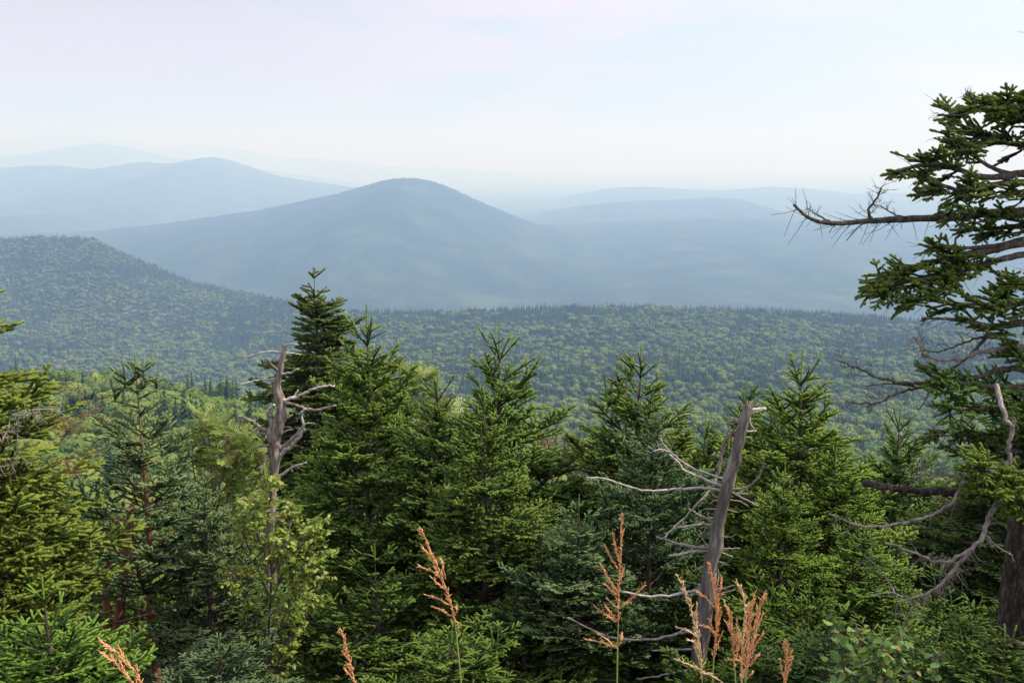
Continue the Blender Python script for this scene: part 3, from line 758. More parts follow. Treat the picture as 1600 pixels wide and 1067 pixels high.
# dead limbs low on the orange stemmed fir
Yb = 9.45
for i, (pts, r0, r1, tws) in enumerate([
    ([(187, 966), (160, 968), (133, 958), (112, 938), (92, 916)], 4.0, 2.0, 6),
    ([(192, 968), (210, 982), (235, 986), (262, 984), (282, 978)], 3.6, 1.6, 12),
    ([(184, 992), (165, 1000), (140, 1006), (112, 1001)], 3.4, 1.6, 4),
    ([(190, 1008), (215, 1024), (245, 1028), (275, 1020)], 3.0, 1.4, 8),
    ([(206, 870), (180, 860), (155, 856), (122, 845)], 3.0, 1.2, 14),
    ([(204, 852), (188, 838), (172, 822), (160, 812)], 2.4, 1.0, 12),
    ([(192, 940), (170, 936), (146, 920)], 1.8, .9, 10), ([(193, 942), (215, 932), (234, 918)], 1.8, .9, 10),
    ([(270, 984), (250, 968), (238, 955)], 1.6, .8, 14), ([(200, 905), (218, 906), (240, 900)], 1.8, .8, 6)]):
    dead_part(OPENF, 'dead_limb', pts, Yb, r0, r1, M_REDTWIG, tws, (.08, .22), 200 + i, .15)
for i in range(11):
    rg = random.Random(900 + i); x0 = rg.uniform(-10, 130); y0 = rg.uniform(585, 730) + x0 * .25
    dead_part(BUSHY, 'dead_twig', [(x0, y0), (x0 + 18, y0 + rg.uniform(-8, 4)), (x0 + 36, y0 + rg.uniform(-8, 10))], 5.95 + .2 * rg.random(), 1.5, .7, rg.choice((M_REDTWIG, M_GREYTWIG, M_ORANGE)), 12, (.04, .12), 950 + i, .1)
trunk_part(OPENF, [(172, 1120, 10), (180, 1010, 9.5), (188, 950, 8.5), (193, 900, 8), (200, 850, 7), (205, 790, 6)], Yb, M_ORANGE, 'lower_stem', 10, 4)
trunk_part(OPENF, [(160, 1120, 7), (165, 1000, 6), (168, 900, 6), (176, 840, 5)], Yb + .5, M_ORANGE, 'second_stem', 9, 8)

def ground_root(name, px, Y, label, cat, group=None, pyref=1000):
    x = at(px, pyref, Y).x
    return empty(name, (x, Y, ground_z(x, Y) - .05), label, cat, group)

# twisted dead tree
Y1 = 10.0
def slim(P, f): return [(a, b, r * f) for a, b, r in P]
S1 = ground_root('dead_tree', 426, Y1, 'twisted pale dead tree with curling bare branches in front of the dark spruce', 'dead tree')
trunk_part(S1, slim([(426, 1180, 12), (425, 900, 9.5), (424, 800, 8.5), (426, 762, 8), (428, 735, 9.5), (431, 712, 11), (428, 695, 12.5), (430, 676, 14), (437, 655, 11.5), (440, 640, 9.5), (436, 622, 8.0), (432, 606, 6.8), (436, 588, 6.2), (438, 572, 5.6), (443, 552, 4.6), (445, 538, 3.4)], .80), Y1, M_SNAG1, seed=3, knots=.24, n=28, ridges=.10)
for i, (pts, r0, r1, mt, tws) in enumerate([
    ([(440, 551), (420, 549), (396, 555), (372, 567)], 2.4, 1.4, M_SILVER, 0), ([(444, 540), (455, 537), (466, 539)], 1.8, 1.2, M_SILVER, 0),
    ([(446, 551), (458, 552), (471, 554)], 2.0, 1.0, M_SILVER, 0), ([(434, 580), (426, 572), (414, 559)], 4.2, 2.4, M_SNAG1, 2),
    ([(440, 584), (452, 583), (466, 577)], 3.0, 1.8, M_SILVER, 0), ([(430, 592), (408, 593), (392, 596), (374, 602)], 2.4, 1.5, M_SILVER, 0),
    ([(441, 626), (462, 621), (478, 613), (490, 608), (508, 603), (523, 603)], 4.4, 2.0, M_SILVER, 3), ([(456, 624), (462, 615), (466, 609)], 2.0, 1.2, M_SILVER, 1),
    ([(444, 629), (462, 632), (478, 638), (500, 640), (524, 633)], 4.2, 2.2, M_SNAG1, 2), ([(434, 712), (452, 700), (466, 684), (475, 668), (470, 652), (470, 646), (477, 640)], 5.2, 2.2, M_SILVER, 4),
    ([(437, 700), (450, 692), (462, 680), (470, 668)], 6.0, 3.4, M_SNAG1, 2), ([(424, 676), (406, 668), (392, 658), (374, 651)], 5.6, 3.0, M_SNAG1, 2),
    ([(422, 680), (404, 677), (387, 671)], 3.8, 2.0, M_SNAG1, 0), ([(428, 664), (440, 656), (457, 649)], 2.2, 1.3, M_SILVER, 0),
    ([(426, 662), (419, 650), (421, 640), (429, 632)], 6.5, 3.0, M_SILVER, 4), ([(424, 698), (408, 697), (393, 702)], 3.4, 1.8, M_SNAG1, 2),
    ([(436, 744), (450, 735), (462, 727), (480, 723)], 4.6, 1.8, M_SILVER, 4), ([(438, 668), (448, 667), (456, 668)], 1.5, .9, M_SNAG1, 0),
    ([(440, 676), (450, 672), (458, 671)], 1.6, 1.0, M_SNAG1, 0), ([(426, 724), (417, 716), (413, 726), (408, 738)], 2.6, 1.4, M_SILVER, 3),
    ([(473, 664), (482, 661), (492, 662)], 1.8, 1.0, M_SILVER, 1), ([(432, 617), (423, 614), (416, 618)], 1.8, 1.0, M_SNAG1, 1),
    ([(428, 800), (412, 795), (396, 800)], 2.4, 1.2, M_GREYTWIG, 2), ([(424, 826), (404, 833), (396, 840)], 3.0, 1.6, M_GREYTWIG, 1)]):
    dead_part(S1, 'branch', pts, Y1, r0, r1, mt, tws, (.03, .09), 300 + i, .18)

# grey broken trunk
Y2 = 8.0
S2 = ground_root('broken_trunk', 1085, Y2, 'leaning grey broken trunk with bare side branches behind the orange grass plumes', 'dead tree')
trunk_part(S2, slim([(1078, 1150, 18), (1090, 1040, 16), (1098, 975, 15.5), (1103, 937, 15), (1110, 885, 14.5), (1118, 850, 13.5), (1123, 815, 11.8), (1130, 787, 11.5), (1138, 752, 12.5), (1144, 731, 11.5), (1151, 704, 11), (1158, 675, 10.5), (1165, 650, 9.5), (1170, 632, 8.2)], .83), Y2, M_SNAG2, seed=9, knots=.12, ridges=.10, jag=1.8, n=30)
for i, (pts, r0, r1, mt, tws) in enumerate([
    ([(1132, 766), (1100, 763), (1069, 763), (1040, 765), (1008, 766), (975, 757), (945, 748), (917, 746)], 4.0, 1.8, M_SILVER, 5),
    ([(1138, 750), (1118, 744), (1094, 736), (1072, 725), (1052, 710), (1040, 697), (1030, 685)], 3.4, 1.4, M_SILVER, 8),
    ([(1136, 762), (1110, 752), (1086, 742), (1068, 734), (1058, 720), (1046, 710)], 3.8, 2.4, M_SILVER, 8),
    ([(1050, 708), (1042, 704), (1032, 702), (1020, 705)], 2.0, 1.0, M_SILVER, 12),
    ([(1141, 765), (1166, 761), (1182, 749), (1191, 732), (1193, 714)], 3.0, 1.4, M_GREYTWIG, 3),
    ([(1141, 769), (1156, 771), (1168, 771)], 2.4, 1.6, M_SILVER, 0), ([(1140, 768), (1162, 779), (1185, 790)], 2.4, 1.0, M_SILVER, 0),
    ([(1138, 780), (1156, 783), (1170, 791)], 1.8, 1.0, M_GREYTWIG, 0), ([(1118, 819), (1100, 819), (1080, 821), (1060, 824)], 3.4, 2.4, M_SILVER, 1),
    ([(1118, 818), (1102, 809), (1090, 803), (1075, 794)], 3.0, 1.8, M_GREYTWIG, 8),
    ([(1146, 676, .06), (1136, 684, .1), (1128, 706, .15), (1122, 740, .15), (1108, 768, .1), (1088, 790, 0), (1060, 818, -.1), (1034, 842, -.15)], 5.0, 1.6, M_GREYTWIG, 10),
    ([(1112, 857), (1082, 853), (1055, 848), (1026, 839)], 4.4, 2.8, M_GREYTWIG, 1), ([(1110, 860), (1086, 861), (1065, 865), (1046, 868)], 3.8, 2.6, M_SILVER, 1),
    ([(1114, 858), (1130, 864), (1145, 870)], 2.0, 1.0, M_SILVER, 0), ([(1114, 857), (1136, 857), (1156, 856)], 2.0, 1.0, M_GREYTWIG, 0),
    ([(1100, 919), (1075, 925), (1045, 930), (1010, 931), (973, 925)], 4.0, 2.6, M_SILVER, 1), ([(1085, 984), (1055, 991), (1020, 998), (965, 997), (930, 986), (888, 964)], 3.8, 1.8, M_GREYTWIG, 2),
    ([(1166, 641), (1182, 639), (1196, 638)], 4.2, 3.2, M_SILVER, 1), ([(1166, 652), (1178, 645), (1190, 641)], 2.6, 2.0, M_SILVER, 0), ([(1163, 673), (1172, 674), (1182, 673)], 2.4, 1.8, M_SILVER, 0),
    ([(1173, 646), (1172, 658), (1178, 670)], 1.0, .8, M_SILVER, 0), ([(1108, 855), (1100, 845), (1094, 832)], 2.4, 1.0, M_GREYTWIG, 2),
    ([(1095, 1014), (1060, 1014), (1019, 1016)], 3.0, 1.8, M_GREYTWIG, 0), ([(1090, 1045), (1060, 1048), (1028, 1056), (995, 1060)], 3.0, 1.8, M_GREYTWIG, 0),
    ([(1112, 925), (1130, 919), (1148, 913)], 1.6, .9, M_GREYTWIG, 1), ([(1112, 931), (1130, 926), (1148, 921)], 2.0, 1.2, M_GREYTWIG, 0), ([(1112, 932), (1134, 937), (1158, 940)], 1.4, .8, M_GREYTWIG, 0),
    ([(1100, 916), (1084, 911), (1066, 907)], 1.4, .8, M_GREYTWIG, 0), ([(1119, 880), (1123, 894), (1122, 908)], 1.0, .7, M_SILVER, 0), ([(1100, 884), (1090, 888), (1082, 892)], 1.6, .9, M_SILVER, 0)]):
    dead_part(S2, 'branch', pts, Y2, r0, r1, mt, tws, (.03, .11), 400 + i, .16)

for i in range(22):
    rg = random.Random(40 + i); t = rg.random(); x0 = 1100 + 66 * t + (10 if t < .3 else 0) * 0; y0 = 940 - 290 * t; sd = rg.choice((-1, 1)); L_ = rg.uniform(8, 26)
    dead_part(S2, 'twig', [(x0, y0), (x0 + sd * (9 + L_ * .5), y0 + rg.uniform(-5, 5)), (x0 + sd * (9 + L_), y0 + rg.uniform(-8, 9))], Y2, 1.5, .7, rg.choice((M_SILVER, M_GREYTWIG)), rg.randrange(0, 4), (.02, .06), 60 + i, .05)
# thin dead shrub in the dip right of the middle fir
S3 = ground_root('dead_shrub', 868, 11.5, 'thin leafless reddish shrub in the dip between the firs', 'dead shrub')
for i, pts in enumerate([[(866, 1050), (866, 820), (862, 760), (868, 700), (868, 655)], [(864, 770), (880, 725), (884, 690)], [(864, 750), (848, 712), (840, 690)], [(866, 735), (858, 700), (852, 680)], [(866, 790), (895, 750), (905, 735)]]):
    dead_part(S3, 'stem', pts, 11.5, 2.2, .9, M_REDTWIG, 26, (.10, .28), 500 + i, .2)

# ------------------------------------------------------------------ the big spruce at the right edge
Y0 = 7.0
BIG = ground_root('spruce_tree', 1612, Y0, 'old spruce with thick trunk and long ragged limbs at the right edge', 'spruce', None, 1060)
trunk_part(BIG, [(1616, 1260, 64), (1610, 1120, 54), (1612, 1000, 48), (1617, 880, 43), (1625, 760, 38), (1635, 620, 33), (1648, 450, 26), (1660, 280, 18), (1672, 120, 10), (1680, -10, 5), (1686, -130, 2)], Y0, M_BIGBARK, n=40, seed=5, knots=.09, ridges=.07)
BIGP = dict(step=.050, curve=(.1, .3, .2), r=.0132, tip=1.0, prob=(.9, .65), ratio=(.6, .5), min=.035, lift=.45, upshoot=.3)
def green_limb(pts, r0, r1, t0, t1, L=.30, dens=16, seed=0, droop=.1, mat=M_OLD, tint=(1, 1, 1), wood=M_LIMB, twigs=10, depth=.35, spread=1.0):
    rng = random.Random(seed); k = Y0 / FPX
    dend = rng.uniform(-depth, depth); m = len(pts)
    pp = [(p[0], p[1], p[2] if len(p) > 2 else dend * i / (m - 1)) for i, p in enumerate(pts)]
    W = [v - BIG.location for v in pxcurve(pp, Y0, 6)]; q = len(W)
    rad = [max(.003, (r0 + (r1 - r0) * (i / (q - 1)) ** .8) * k) for i in range(q)]
    mb = MB(); mb.tube(W, rad, 7, .12, rng)
    L *= .86; droop += .12; S = Segs(); lens = sum((W[i + 1] - W[i]).length for i in range(q - 1)); cnt = int(lens * (t1 - t0) * dens)
    for c in range(cnt):
        t = t0 + (t1 - t0) * (c + rng.random()) / cnt; f = t * (q - 1); i = min(int(f), q - 2); p = W[i].lerp(W[i + 1], f - i)
        tang = (W[i + 1] - W[i]).normalized(); lat = tang.cross(UP).normalized()
        d = tang * rng.uniform(.5, 1.0) + lat * rng.choice((-1, 1)) * rng.uniform(.2, 1.1) * spread + UP * (rng.gauss(.12, .38) - droop)
        prof = .55 + .9 * math.sin(math.pi * min(1, max(0, .15 + .75 * (t - t0) / max(.01, (t1 - t0)))))
        spray(S, mb if rng.random() < .4 else None, p, d, L * prof * rng.uniform(.6, 1.1), 0 if rng.random() < .75 else 1, rng, BIGP, .12)
    for c in range(twigs):
        i = rng.randrange(2, q - 1); b = W[i]; tang = (W[i] - W[i - 1]).normalized()
        d = (tang * .6 + Vector((rng.gauss(0, .6), rng.gauss(0, .6), rng.gauss(-.25, .6)))).normalized(); Lt = rng.uniform(.08, .26)
        mb.tube([b, b + d * Lt * .5, b + d * Lt + Vector((0, 0, rng.gauss(-.01, .02)))], [.0032, .0022, .0012], 3)
    o = link('limb', mb.build('limb', wood), BIG)
    if S.a:
        f = link('foliage', S.build('foliage', mat, seed), o); f.color = (*tint, 1)
    return o
YG = (1.15, 1.2, .8)
for i, a in enumerate([
    dict(pts=[(1672, 205), (1625, 192), (1580, 182), (1535, 172), (1500, 178), (1476, 172)], r0=6, r1=2, t0=.1, t1=1, L=.25, dens=26),
    dict(pts=[(1676, 150), (1630, 160), (1590, 165), (1560, 168), (1530, 166)], r0=6, r1=2, t0=.0, t1=1, L=.20, dens=40, tint=YG),
    dict(pts=[(1670, 245), (1625, 232), (1580, 225), (1540, 215), (1515, 222)], r0=6, r1=2, t0=.1, t1=1, L=.28, dens=26),
    dict(pts=[(1668, 300), (1610, 272), (1570, 276), (1530, 276), (1490, 262), (1450, 256), (1404, 266)], r0=8, r1=2, t0=.48, t1=1, L=.23, dens=26, droop=.25),
    dict(pts=[(1590, 275), (1550, 262), (1515, 240), (1490, 222), (1470, 205)], r0=4, r1=1.5, t0=.35, t1=1, L=.16, dens=20, droop=-.1),
    dict(pts=[(1665, 290), (1600, 285), (1545, 290), (1510, 300), (1480, 292), (1455, 285)], r0=7, r1=2, t0=.3, t1=1, L=.24, dens=24, droop=.35),
    dict(pts=[(1668, 322), (1600, 331), (1540, 334), (1480, 340), (1400, 343), (1350, 346), (1300, 349), (1265, 341), (1240, 320)], r0=9.5, r1=2, t0=.06, t1=.40, L=.20, dens=24, droop=.1, twigs=60, depth=.1),
    dict(pts=[(1668, 350), (1610, 350), (1570, 356), (1530, 358), (1500, 352)], r0=5, r1=2, t0=.1, t1=1, L=.20, dens=26, droop=.2, tint=(.85, .9, .8)),
    dict(pts=[(1665, 330), (1620, 310), (1585, 302), (1560, 300)], r0=4, r1=2, t0=.1, t1=1, L=.18, dens=24),
    dict(pts=[(1660, 372), (1600, 378), (1540, 392), (1490, 402), (1440, 415), (1400, 428), (1358, 440)], r0=10, r1=2.5, t0=.30, t1=1, L=.28, dens=28, droop=.30, tint=YG),
    dict(pts=[(1658, 395), (1600, 398), (1540, 412), (1480, 430), (1420, 440), (1372, 452)], r0=7, r1=2, t0=.30, t1=1, L=.26, dens=24, droop=.4, tint=(.95, 1, .8)),
    dict(pts=[(1600, 380), (1545, 385), (1500, 388), (1470, 384), (1445, 392)], r0=4, r1=1.5, t0=.55, t1=1, L=.12, dens=12, tint=YG),
    dict(pts=[(1655, 425), (1620, 440), (1590, 446), (1560, 462)], r0=8, r1=3, t0=.1, t1=1, L=.30, dens=34, tint=(.95, 1.05, .85)),
    dict(pts=[(1655, 465), (1610, 470), (1560, 480), (1500, 476), (1450, 468), (1408, 468)], r0=8, r1=2, t0=.1, t1=1, L=.22, dens=26, tint=(.9, 1.0, .85)),
    dict(pts=[(1652, 510), (1600, 505), (1550, 510), (1500, 500), (1440, 497)], r0=9, r1=1.5, t0=.05, t1=.75, L=.20, dens=20, twigs=26, tint=(.8, .85, .7)),
    dict(pts=[(1645, 610), (1600, 606), (1550, 604), (1500, 598), (1455, 590)], r0=7, r1=2, t0=.1, t1=1, L=.24, dens=28, tint=(.85, 1.1, .95)),
    dict(pts=[(1645, 640), (1600, 634), (1540, 640), (1475, 636)], r0=7, r1=2, t0=.1, t1=1, L=.26, dens=30, droop=.25, tint=(.75, .95, .85)),
    dict(pts=[(1640, 690), (1590, 675), (1530, 680), (1462, 672)], r0=6, r1=2, t0=.0, t1=1, L=.22, dens=26, droop=.15, tint=(.85, 1.0, .8)),
    dict(pts=[(1640, 720), (1590, 705), (1540, 705), (1500, 712)], r0=6, r1=2, t0=.0, t1=1, L=.24, dens=28, tint=(.8, .9, .8)),
    dict(pts=[(1635, 750, -.2), (1600, 742, -.45), (1560, 738, -.6), (1518, 730, -.7)], r0=6, r1=2, t0=.1, t1=1, L=.24, dens=30, tint=(1.25, 1.3, .9)),
    dict(pts=[(1640, 790, -.2), (1605, 785, -.45), (1570, 770, -.6), (1540, 765, -.7)], r0=6, r1=2, t0=.1, t1=1, L=.24, dens=30, tint=(1.25, 1.3, .9)),
    dict(pts=[(1650, 560), (1620, 560), (1590, 558)], r0=7, r1=3, t0=.0, t1=1, L=.22, dens=30, tint=(.75, .85, .75)),
    dict(pts=[(1640, 1010, -.2), (1600, 1006, -.4), (1560, 1012, -.5), (1525, 1025, -.55)], r0=5, r1=2, t0=.1, t1=1, L=.22, dens=26, tint=(.75, .85, .75)),
] + [dict(pts=[(1650 + k * 2, y0, 0), (1730, y0 + 6, dy), (1790 + 30 * (k % 2), y0 + 14, dy * 1.6), (1850 + 25 * (k % 3), y0 + 24, dy * 2)], r0=7, r1=2, t0=.2, t1=1, L=.26, dens=14, droop=.2)
     for k, (y0, dy) in enumerate([(60, .1), (150, -.25), (230, .3), (320, -.1), (410, .25), (500, -.3), (590, .1), (680, -.2), (770, .3), (870, -.1)])]
  + [dict(pts=[(1685, y0, 0), (1660 + 55 * k, y0 - 6, dy), (1630 + 95 * k, y0 + 2, dy * 1.5)], r0=4, r1=1.5, t0=.15, t1=1, L=.18, dens=22)
     for k, y0, dy in [(0, 60, -.1), (1, 20, .1), (0, -20, .15), (1, -55, -.1), (0, -85, 0), (1, -105, 0)]]):
    green_limb(seed=600 + i, **a)
for i, (pts, r0, r1, mt, tws, tw, dr) in enumerate([
    ([(1362, 345), (1357, 328), (1368, 312), (1377, 292)], 4.0, 1.5, M_LIMB, 22, (.05, .13), 0),
    ([(1420, 340), (1400, 336), (1376, 322)], 2.4, 1.0, M_LIMB, 22, (.03, .09), 0), ([(1300, 348), (1275, 335), (1262, 326)], 2.4, 1.0, M_LIMB, 22, (.03, .10), 0),
    ([(1350, 346), (1335, 362), (1322, 376)], 1.6, .9, M_LIMB, 6, (.02, .05), 0), ([(1320, 350), (1305, 350), (1296, 364)], 1.4, .8, M_LIMB, 5, (.02, .05), 0),
    ([(1540, 160), (1510, 178), (1480, 180), (1460, 177)], 2.0, .9, M_LIMB, 12, (.03, .08), 0), ([(1530, 160), (1515, 150), (1508, 146)], 1.6, .8, M_LIMB, 18, (.03, .07), 0),
    ([(1610, 540), (1570, 545), (1535, 550), (1505, 558), (1480, 563), (1458, 560), (1444, 552), (1440, 540), (1427, 526)], 6.0, 2.4, M_GREYTWIG, 20, (.06, .20), .3),
    ([(1590, 535), (1550, 527), (1520, 530), (1490, 543), (1460, 550), (1440, 545)], 4.0, 1.2, M_LIMB, 34, (.06, .18), 0),
    ([(1545, 520), (1525, 545), (1500, 568), (1478, 580), (1455, 588)], 4.4, 2.0, M_LIMB, 22, (.06, .18), .2),
    ([(1640, 590), (1600, 577), (1560, 580), (1520, 590), (1480, 600), (1440, 600), (1400, 597), (1370, 590), (1340, 577), (1310, 562)], 9.0, 1.6, M_LIMB, 50, (.05, .18), .1),
    ([(1460, 602), (1425, 608), (1395, 617), (1375, 628), (1350, 630), (1325, 628)], 4.0, 1.8, M_LIMB, 36, (.04, .15), .1),
    ([(1430, 604), (1400, 600), (1375, 600), (1352, 603)], 2.4, 1.2, M_LIMB, 16, (.03, .10), 0), ([(1452, 612), (1443, 630), (1433, 642)], 2.0, 1.0, M_LIMB, 4, (.03, .08), 0),
    ([(1556, 600, -.3), (1562, 625, -.4), (1572, 655, -.5), (1582, 672, -.5), (1576, 695, -.5), (1579, 722, -.5)], 5.4, 4.0, M_GREYTWIG, 8, (.06, .16), 0),
    ([(1560, 640), (1530, 645), (1505, 668), (1480, 680), (1462, 670)], 3.0, 1.4, M_GREYTWIG, 14, (.05, .14), 0),
    ([(1640, 768), (1580, 770), (1520, 770), (1470, 768), (1430, 768), (1395, 762), (1350, 755)], 11, 7.5, M_BIGBARK, 16, (.06, .20), -.3),
    ([(1520, 750), (1500, 744), (1475, 742), (1450, 748), (1435, 744)], 3.4, 1.4, M_GREYTWIG, 40, (.05, .18), -.1),
    ([(1590, 715, -.1), (1535, 735, -.2), (1508, 748, -.3), (1496, 775, -.3), (1470, 798, -.3), (1432, 812, -.3), (1380, 822, -.3), (1335, 819, -.3), (1297, 802, -.3)], 6.5, 1.8, M_GREYTWIG, 26, (.05, .15), .4),
    ([(1590, 760, -.3), (1556, 790, -.5), (1543, 815, -.6), (1532, 842, -.6), (1510, 862, -.6), (1490, 873, -.6), (1462, 876, -.6), (1425, 862, -.6), (1384, 847, -.6)], 6.5, 2.4, M_GREYTWIG, 44, (.05, .16), .7),
    ([(1516, 860, -.6), (1492, 888, -.6), (1470, 912, -.6), (1445, 928, -.6), (1404, 941, -.6)], 5.0, 2.2, M_GREYTWIG, 48, (.06, .18), .8),
    ([(1538, 833, -.6), (1552, 848, -.6), (1568, 860, -.6), (1581, 867, -.6)], 2.4, 1.2, M_GREYTWIG, 2, (.04, .08), 0),
    ([(1402, 935, -.3), (1392, 915, -.3), (1375, 890, -.3), (1350, 866, -.3)], 2.2, 1.2, M_GREYTWIG, 10, (.05, .15), .1),
    ([(1410, 932, -.4), (1390, 925, -.4), (1365, 930, -.4)], 2.0, 1.2, M_GREYTWIG, 5, (.05, .1), .1)]):
    dead_part(BIG, 'dead_branch', pts, Y0, r0, r1, mt, tws, tw, 700 + i, .12, 7, dr)
# lichen beard on the hanging dead branch
rng = random.Random(5); mb = MB()
for c in range(170):
    b = at(1470 + rng.gauss(0, 13), 874 + rng.gauss(0, 5), Y0 - .6) - BIG.location if c < 110 else at(1495 + rng.gauss(0, 20), 886 + rng.gauss(0, 9), Y0 - .6) - BIG.location
    d = Vector((rng.gauss(0, 1), rng.gauss(0, 1), rng.gauss(0, 1))).normalized() * rng.uniform(.006, .02)
    mb.tube([b, b + d, b + d * 1.4 + Vector((rng.gauss(0, .005), 0, -.006))], [.0022, .002, .001], 3)
link('lichen_tuft', mb.build('lichen_tuft', M_LICHEN), BIG)

# ------------------------------------------------------------------ leafy things
def leaf_mesh(name, L, Wd, mat, seed):
    g = random.Random(seed)
    prof = [(0, .0), (.12, .32), (.34, .5), (.62, .36), (.84, .14), (1, 0)]
    V = []; F = []
    for t, w_ in prof:
        z = -.16 * t * t * L
        V += [(t * L, -w_ * Wd, z + .22 * w_ * Wd), (t * L, 0, z), (t * L, w_ * Wd, z + .22 * w_ * Wd)]
    for i in range(5):
        a = i * 3; F += [(a, a + 1, a + 4), (a, a + 4, a + 3), (a + 1, a + 2, a + 5), (a + 1, a + 5, a + 4)]
    return V, F
def leafy(name, label, cat, base_px, Y, stems, nleaf, L, Wd, mat, seed, stem_mat, maxparts=300, rowan=False, group=None, twl=(.12, .35), spreadr=.3, pyref=1000, stemr=2.2):
    rng = random.Random(seed); root = ground_root(name, base_px, Y, label, cat, group, pyref)
    anchors = []
    for i, pts in enumerate(stems):
        W = [v - root.location for v in pxcurve([(p[0], p[1], p[2] if len(p) > 2 else rng.uniform(-spreadr, spreadr) * j / len(pts)) for j, p in enumerate(pts)], Y, 6)]
        q = len(W); mb = MB(); k = Y / FPX
        mb.tube(W, [max(.0022, stemr * k * (1 - .7 * j / (q - 1))) for j in range(q)], 5)
        for j in range(int(q * .2), q):
            for _ in range(3):
                b = W[j]; a = rng.uniform(0, 6.283); tw = rng.uniform(*twl) * (1 - .55 * j / q)
                d = Vector((math.cos(a), math.sin(a), rng.uniform(.1, .9))).normalized(); pts2 = [b]
                for s in range(4):
                    d = (d + Vector((rng.gauss(0, .15), rng.gauss(0, .15), rng.gauss(-.05, .15)))).normalized(); pts2.append(pts2[-1] + d * tw / 4); anchors.append((pts2[-1].copy(), d.copy()))
                mb.tube(pts2, [.003, .0025, .002, .0016, .0012], 3)
        link('stem', mb.build('stem', stem_mat), root)
    if rowan:
        V = []; F = []
        for s in range(7):
            t = .25 + .75 * s / 6
            for sd in ((-1, 1) if s < 6 else (0,)):
                LV, LF = leaf_mesh('', L * .30, L * .105, mat, 1); n = len(V)
                ang_ = sd * math.radians(62)
                for (x, y, z) in LV:
                    V.append((t * L + x * math.cos(ang_) - y * math.sin(ang_), x * math.sin(ang_) + y * math.cos(ang_), z - .25 * t * t * L))
                F += [tuple(a + n for a in f) for f in LF[::1]]
        V0, F0 = V, F
    else: V0, F0 = leaf_mesh('', L, Wd, mat, 1)
    me = mesh_tris('leaf', V0, F0, mat, {'tint': np.zeros(len(V0))})
    xf = []
    for c in range(nleaf):
        b, d = anchors[rng.randrange(len(anchors))]
        a = rng.uniform(0, 6.283); v = (Vector((math.cos(a), math.sin(a), 0)) * .8 + d * .5 + Vector((0, 0, rng.gauss(-.15 if rowan else -.75, .35)))).normalized()
        side = v.cross(Vector((rng.gauss(0, .5), rng.gauss(0, .5), 1))).normalized(); up = side.cross(v) * -1
        side = up.cross(v)
        s = rng.uniform(.6, 1.2)
        M = Matrix((( v.x * s, side.x * s, up.x * s, b.x), (v.y * s, side.y * s, up.y * s, b.y), (v.z * s, side.z * s, up.z * s, b.z), (0, 0, 0, 1)))
        xf.append(M)
    xf.sort(key=lambda M: M.translation.y)           # nearest leaves first
    for M in xf[:maxparts]:
        o = link('leaf', me, root); o.matrix_basis = M
    rest = xf[maxparts:]
    if rest:
        VA = np.array(V0); h = np.c_[VA, np.ones(len(VA))]; VV = []; FF = []; TT = []
        for i, M in enumerate(rest):
            VV.append((h @ np.array(M).T)[:, :3]); FF.append(np.array(F0) + i * len(VA)); TT.append(np.full(len(VA), rng.random()))
        tag(link('leaves', mesh_tris('leaves', np.concatenate(VV), np.concatenate(FF), mat, {'tint': np.concatenate(TT)}), root), kind='stuff')
    return root
leafy('birch_sapling', 'slender birch sapling with small yellow green leaves below the twisted dead tree', 'birch', 420, 8.2,
      [[(424, 1150), (420, 1000), (424, 900), (418, 820), (424, 770), (428, 742)], [(420, 1040), (445, 960), (470, 890), (488, 840), (500, 815)], [(420, 1000), (392, 950), (368, 905), (356, 880)],
       [(422, 940), (450, 880), (470, 850), (478, 830)], [(420, 930), (395, 870), (378, 830), (372, 805)], [(424, 900), (445, 850), (455, 810), (452, 790)], [(422, 1080), (400, 1045), (375, 1020), (362, 1005)], [(424, 1090), (440, 1020), (480, 960), (508, 900)],
       [(420, 880), (404, 840), (396, 800), (398, 775)], [(424, 980), (455, 930), (490, 880), (512, 862)], [(420, 1120), (400, 1090), (392, 1060)]],
      3300, .056, .034, M_BIRCH, 31, M_LIMB, spreadr=.4, twl=(.10, .30))
leafy('rowan_shrub', 'pale green rowan with feathery leaves behind the twisted dead tree', 'rowan', 335, 10.8,
      [[(340, 1080), (336, 850), (330, 740), (326, 680), (322, 655)], [(338, 850), (360, 760), (372, 710), (380, 680)], [(336, 860), (312, 780), (300, 720), (296, 690)], [(338, 900), (390, 800), (400, 740), (396, 700)], [(338, 800), (350, 740), (352, 690), (350, 668)]],
      520, .19, .05, M_ROWAN, 41, M_BERRY, 300, True, 'rowans among the firs', twl=(.1, .28), stemr=1.8)
leafy('rowan_shrub', 'yellow green rowan with feathery leaves between the two long leadered firs', 'rowan', 632, 12.4,
      [[(636, 1000), (634, 800), (630, 690), (626, 620), (624, 570)], [(634, 760), (655, 680), (662, 620), (660, 585)], [(634, 800), (612, 720), (600, 650), (598, 600)], [(634, 720), (675, 660), (690, 630)], [(632, 740), (605, 660), (590, 620), (575, 590)], [(634, 790), (670, 740), (700, 690), (712, 660)], [(634, 840), (600, 760), (560, 700), (540, 660)]],
      950, .20, .05, M_ROWAN, 43, M_BERRY, 300, True, 'rowans among the firs', twl=(.12, .32), stemr=1.6)
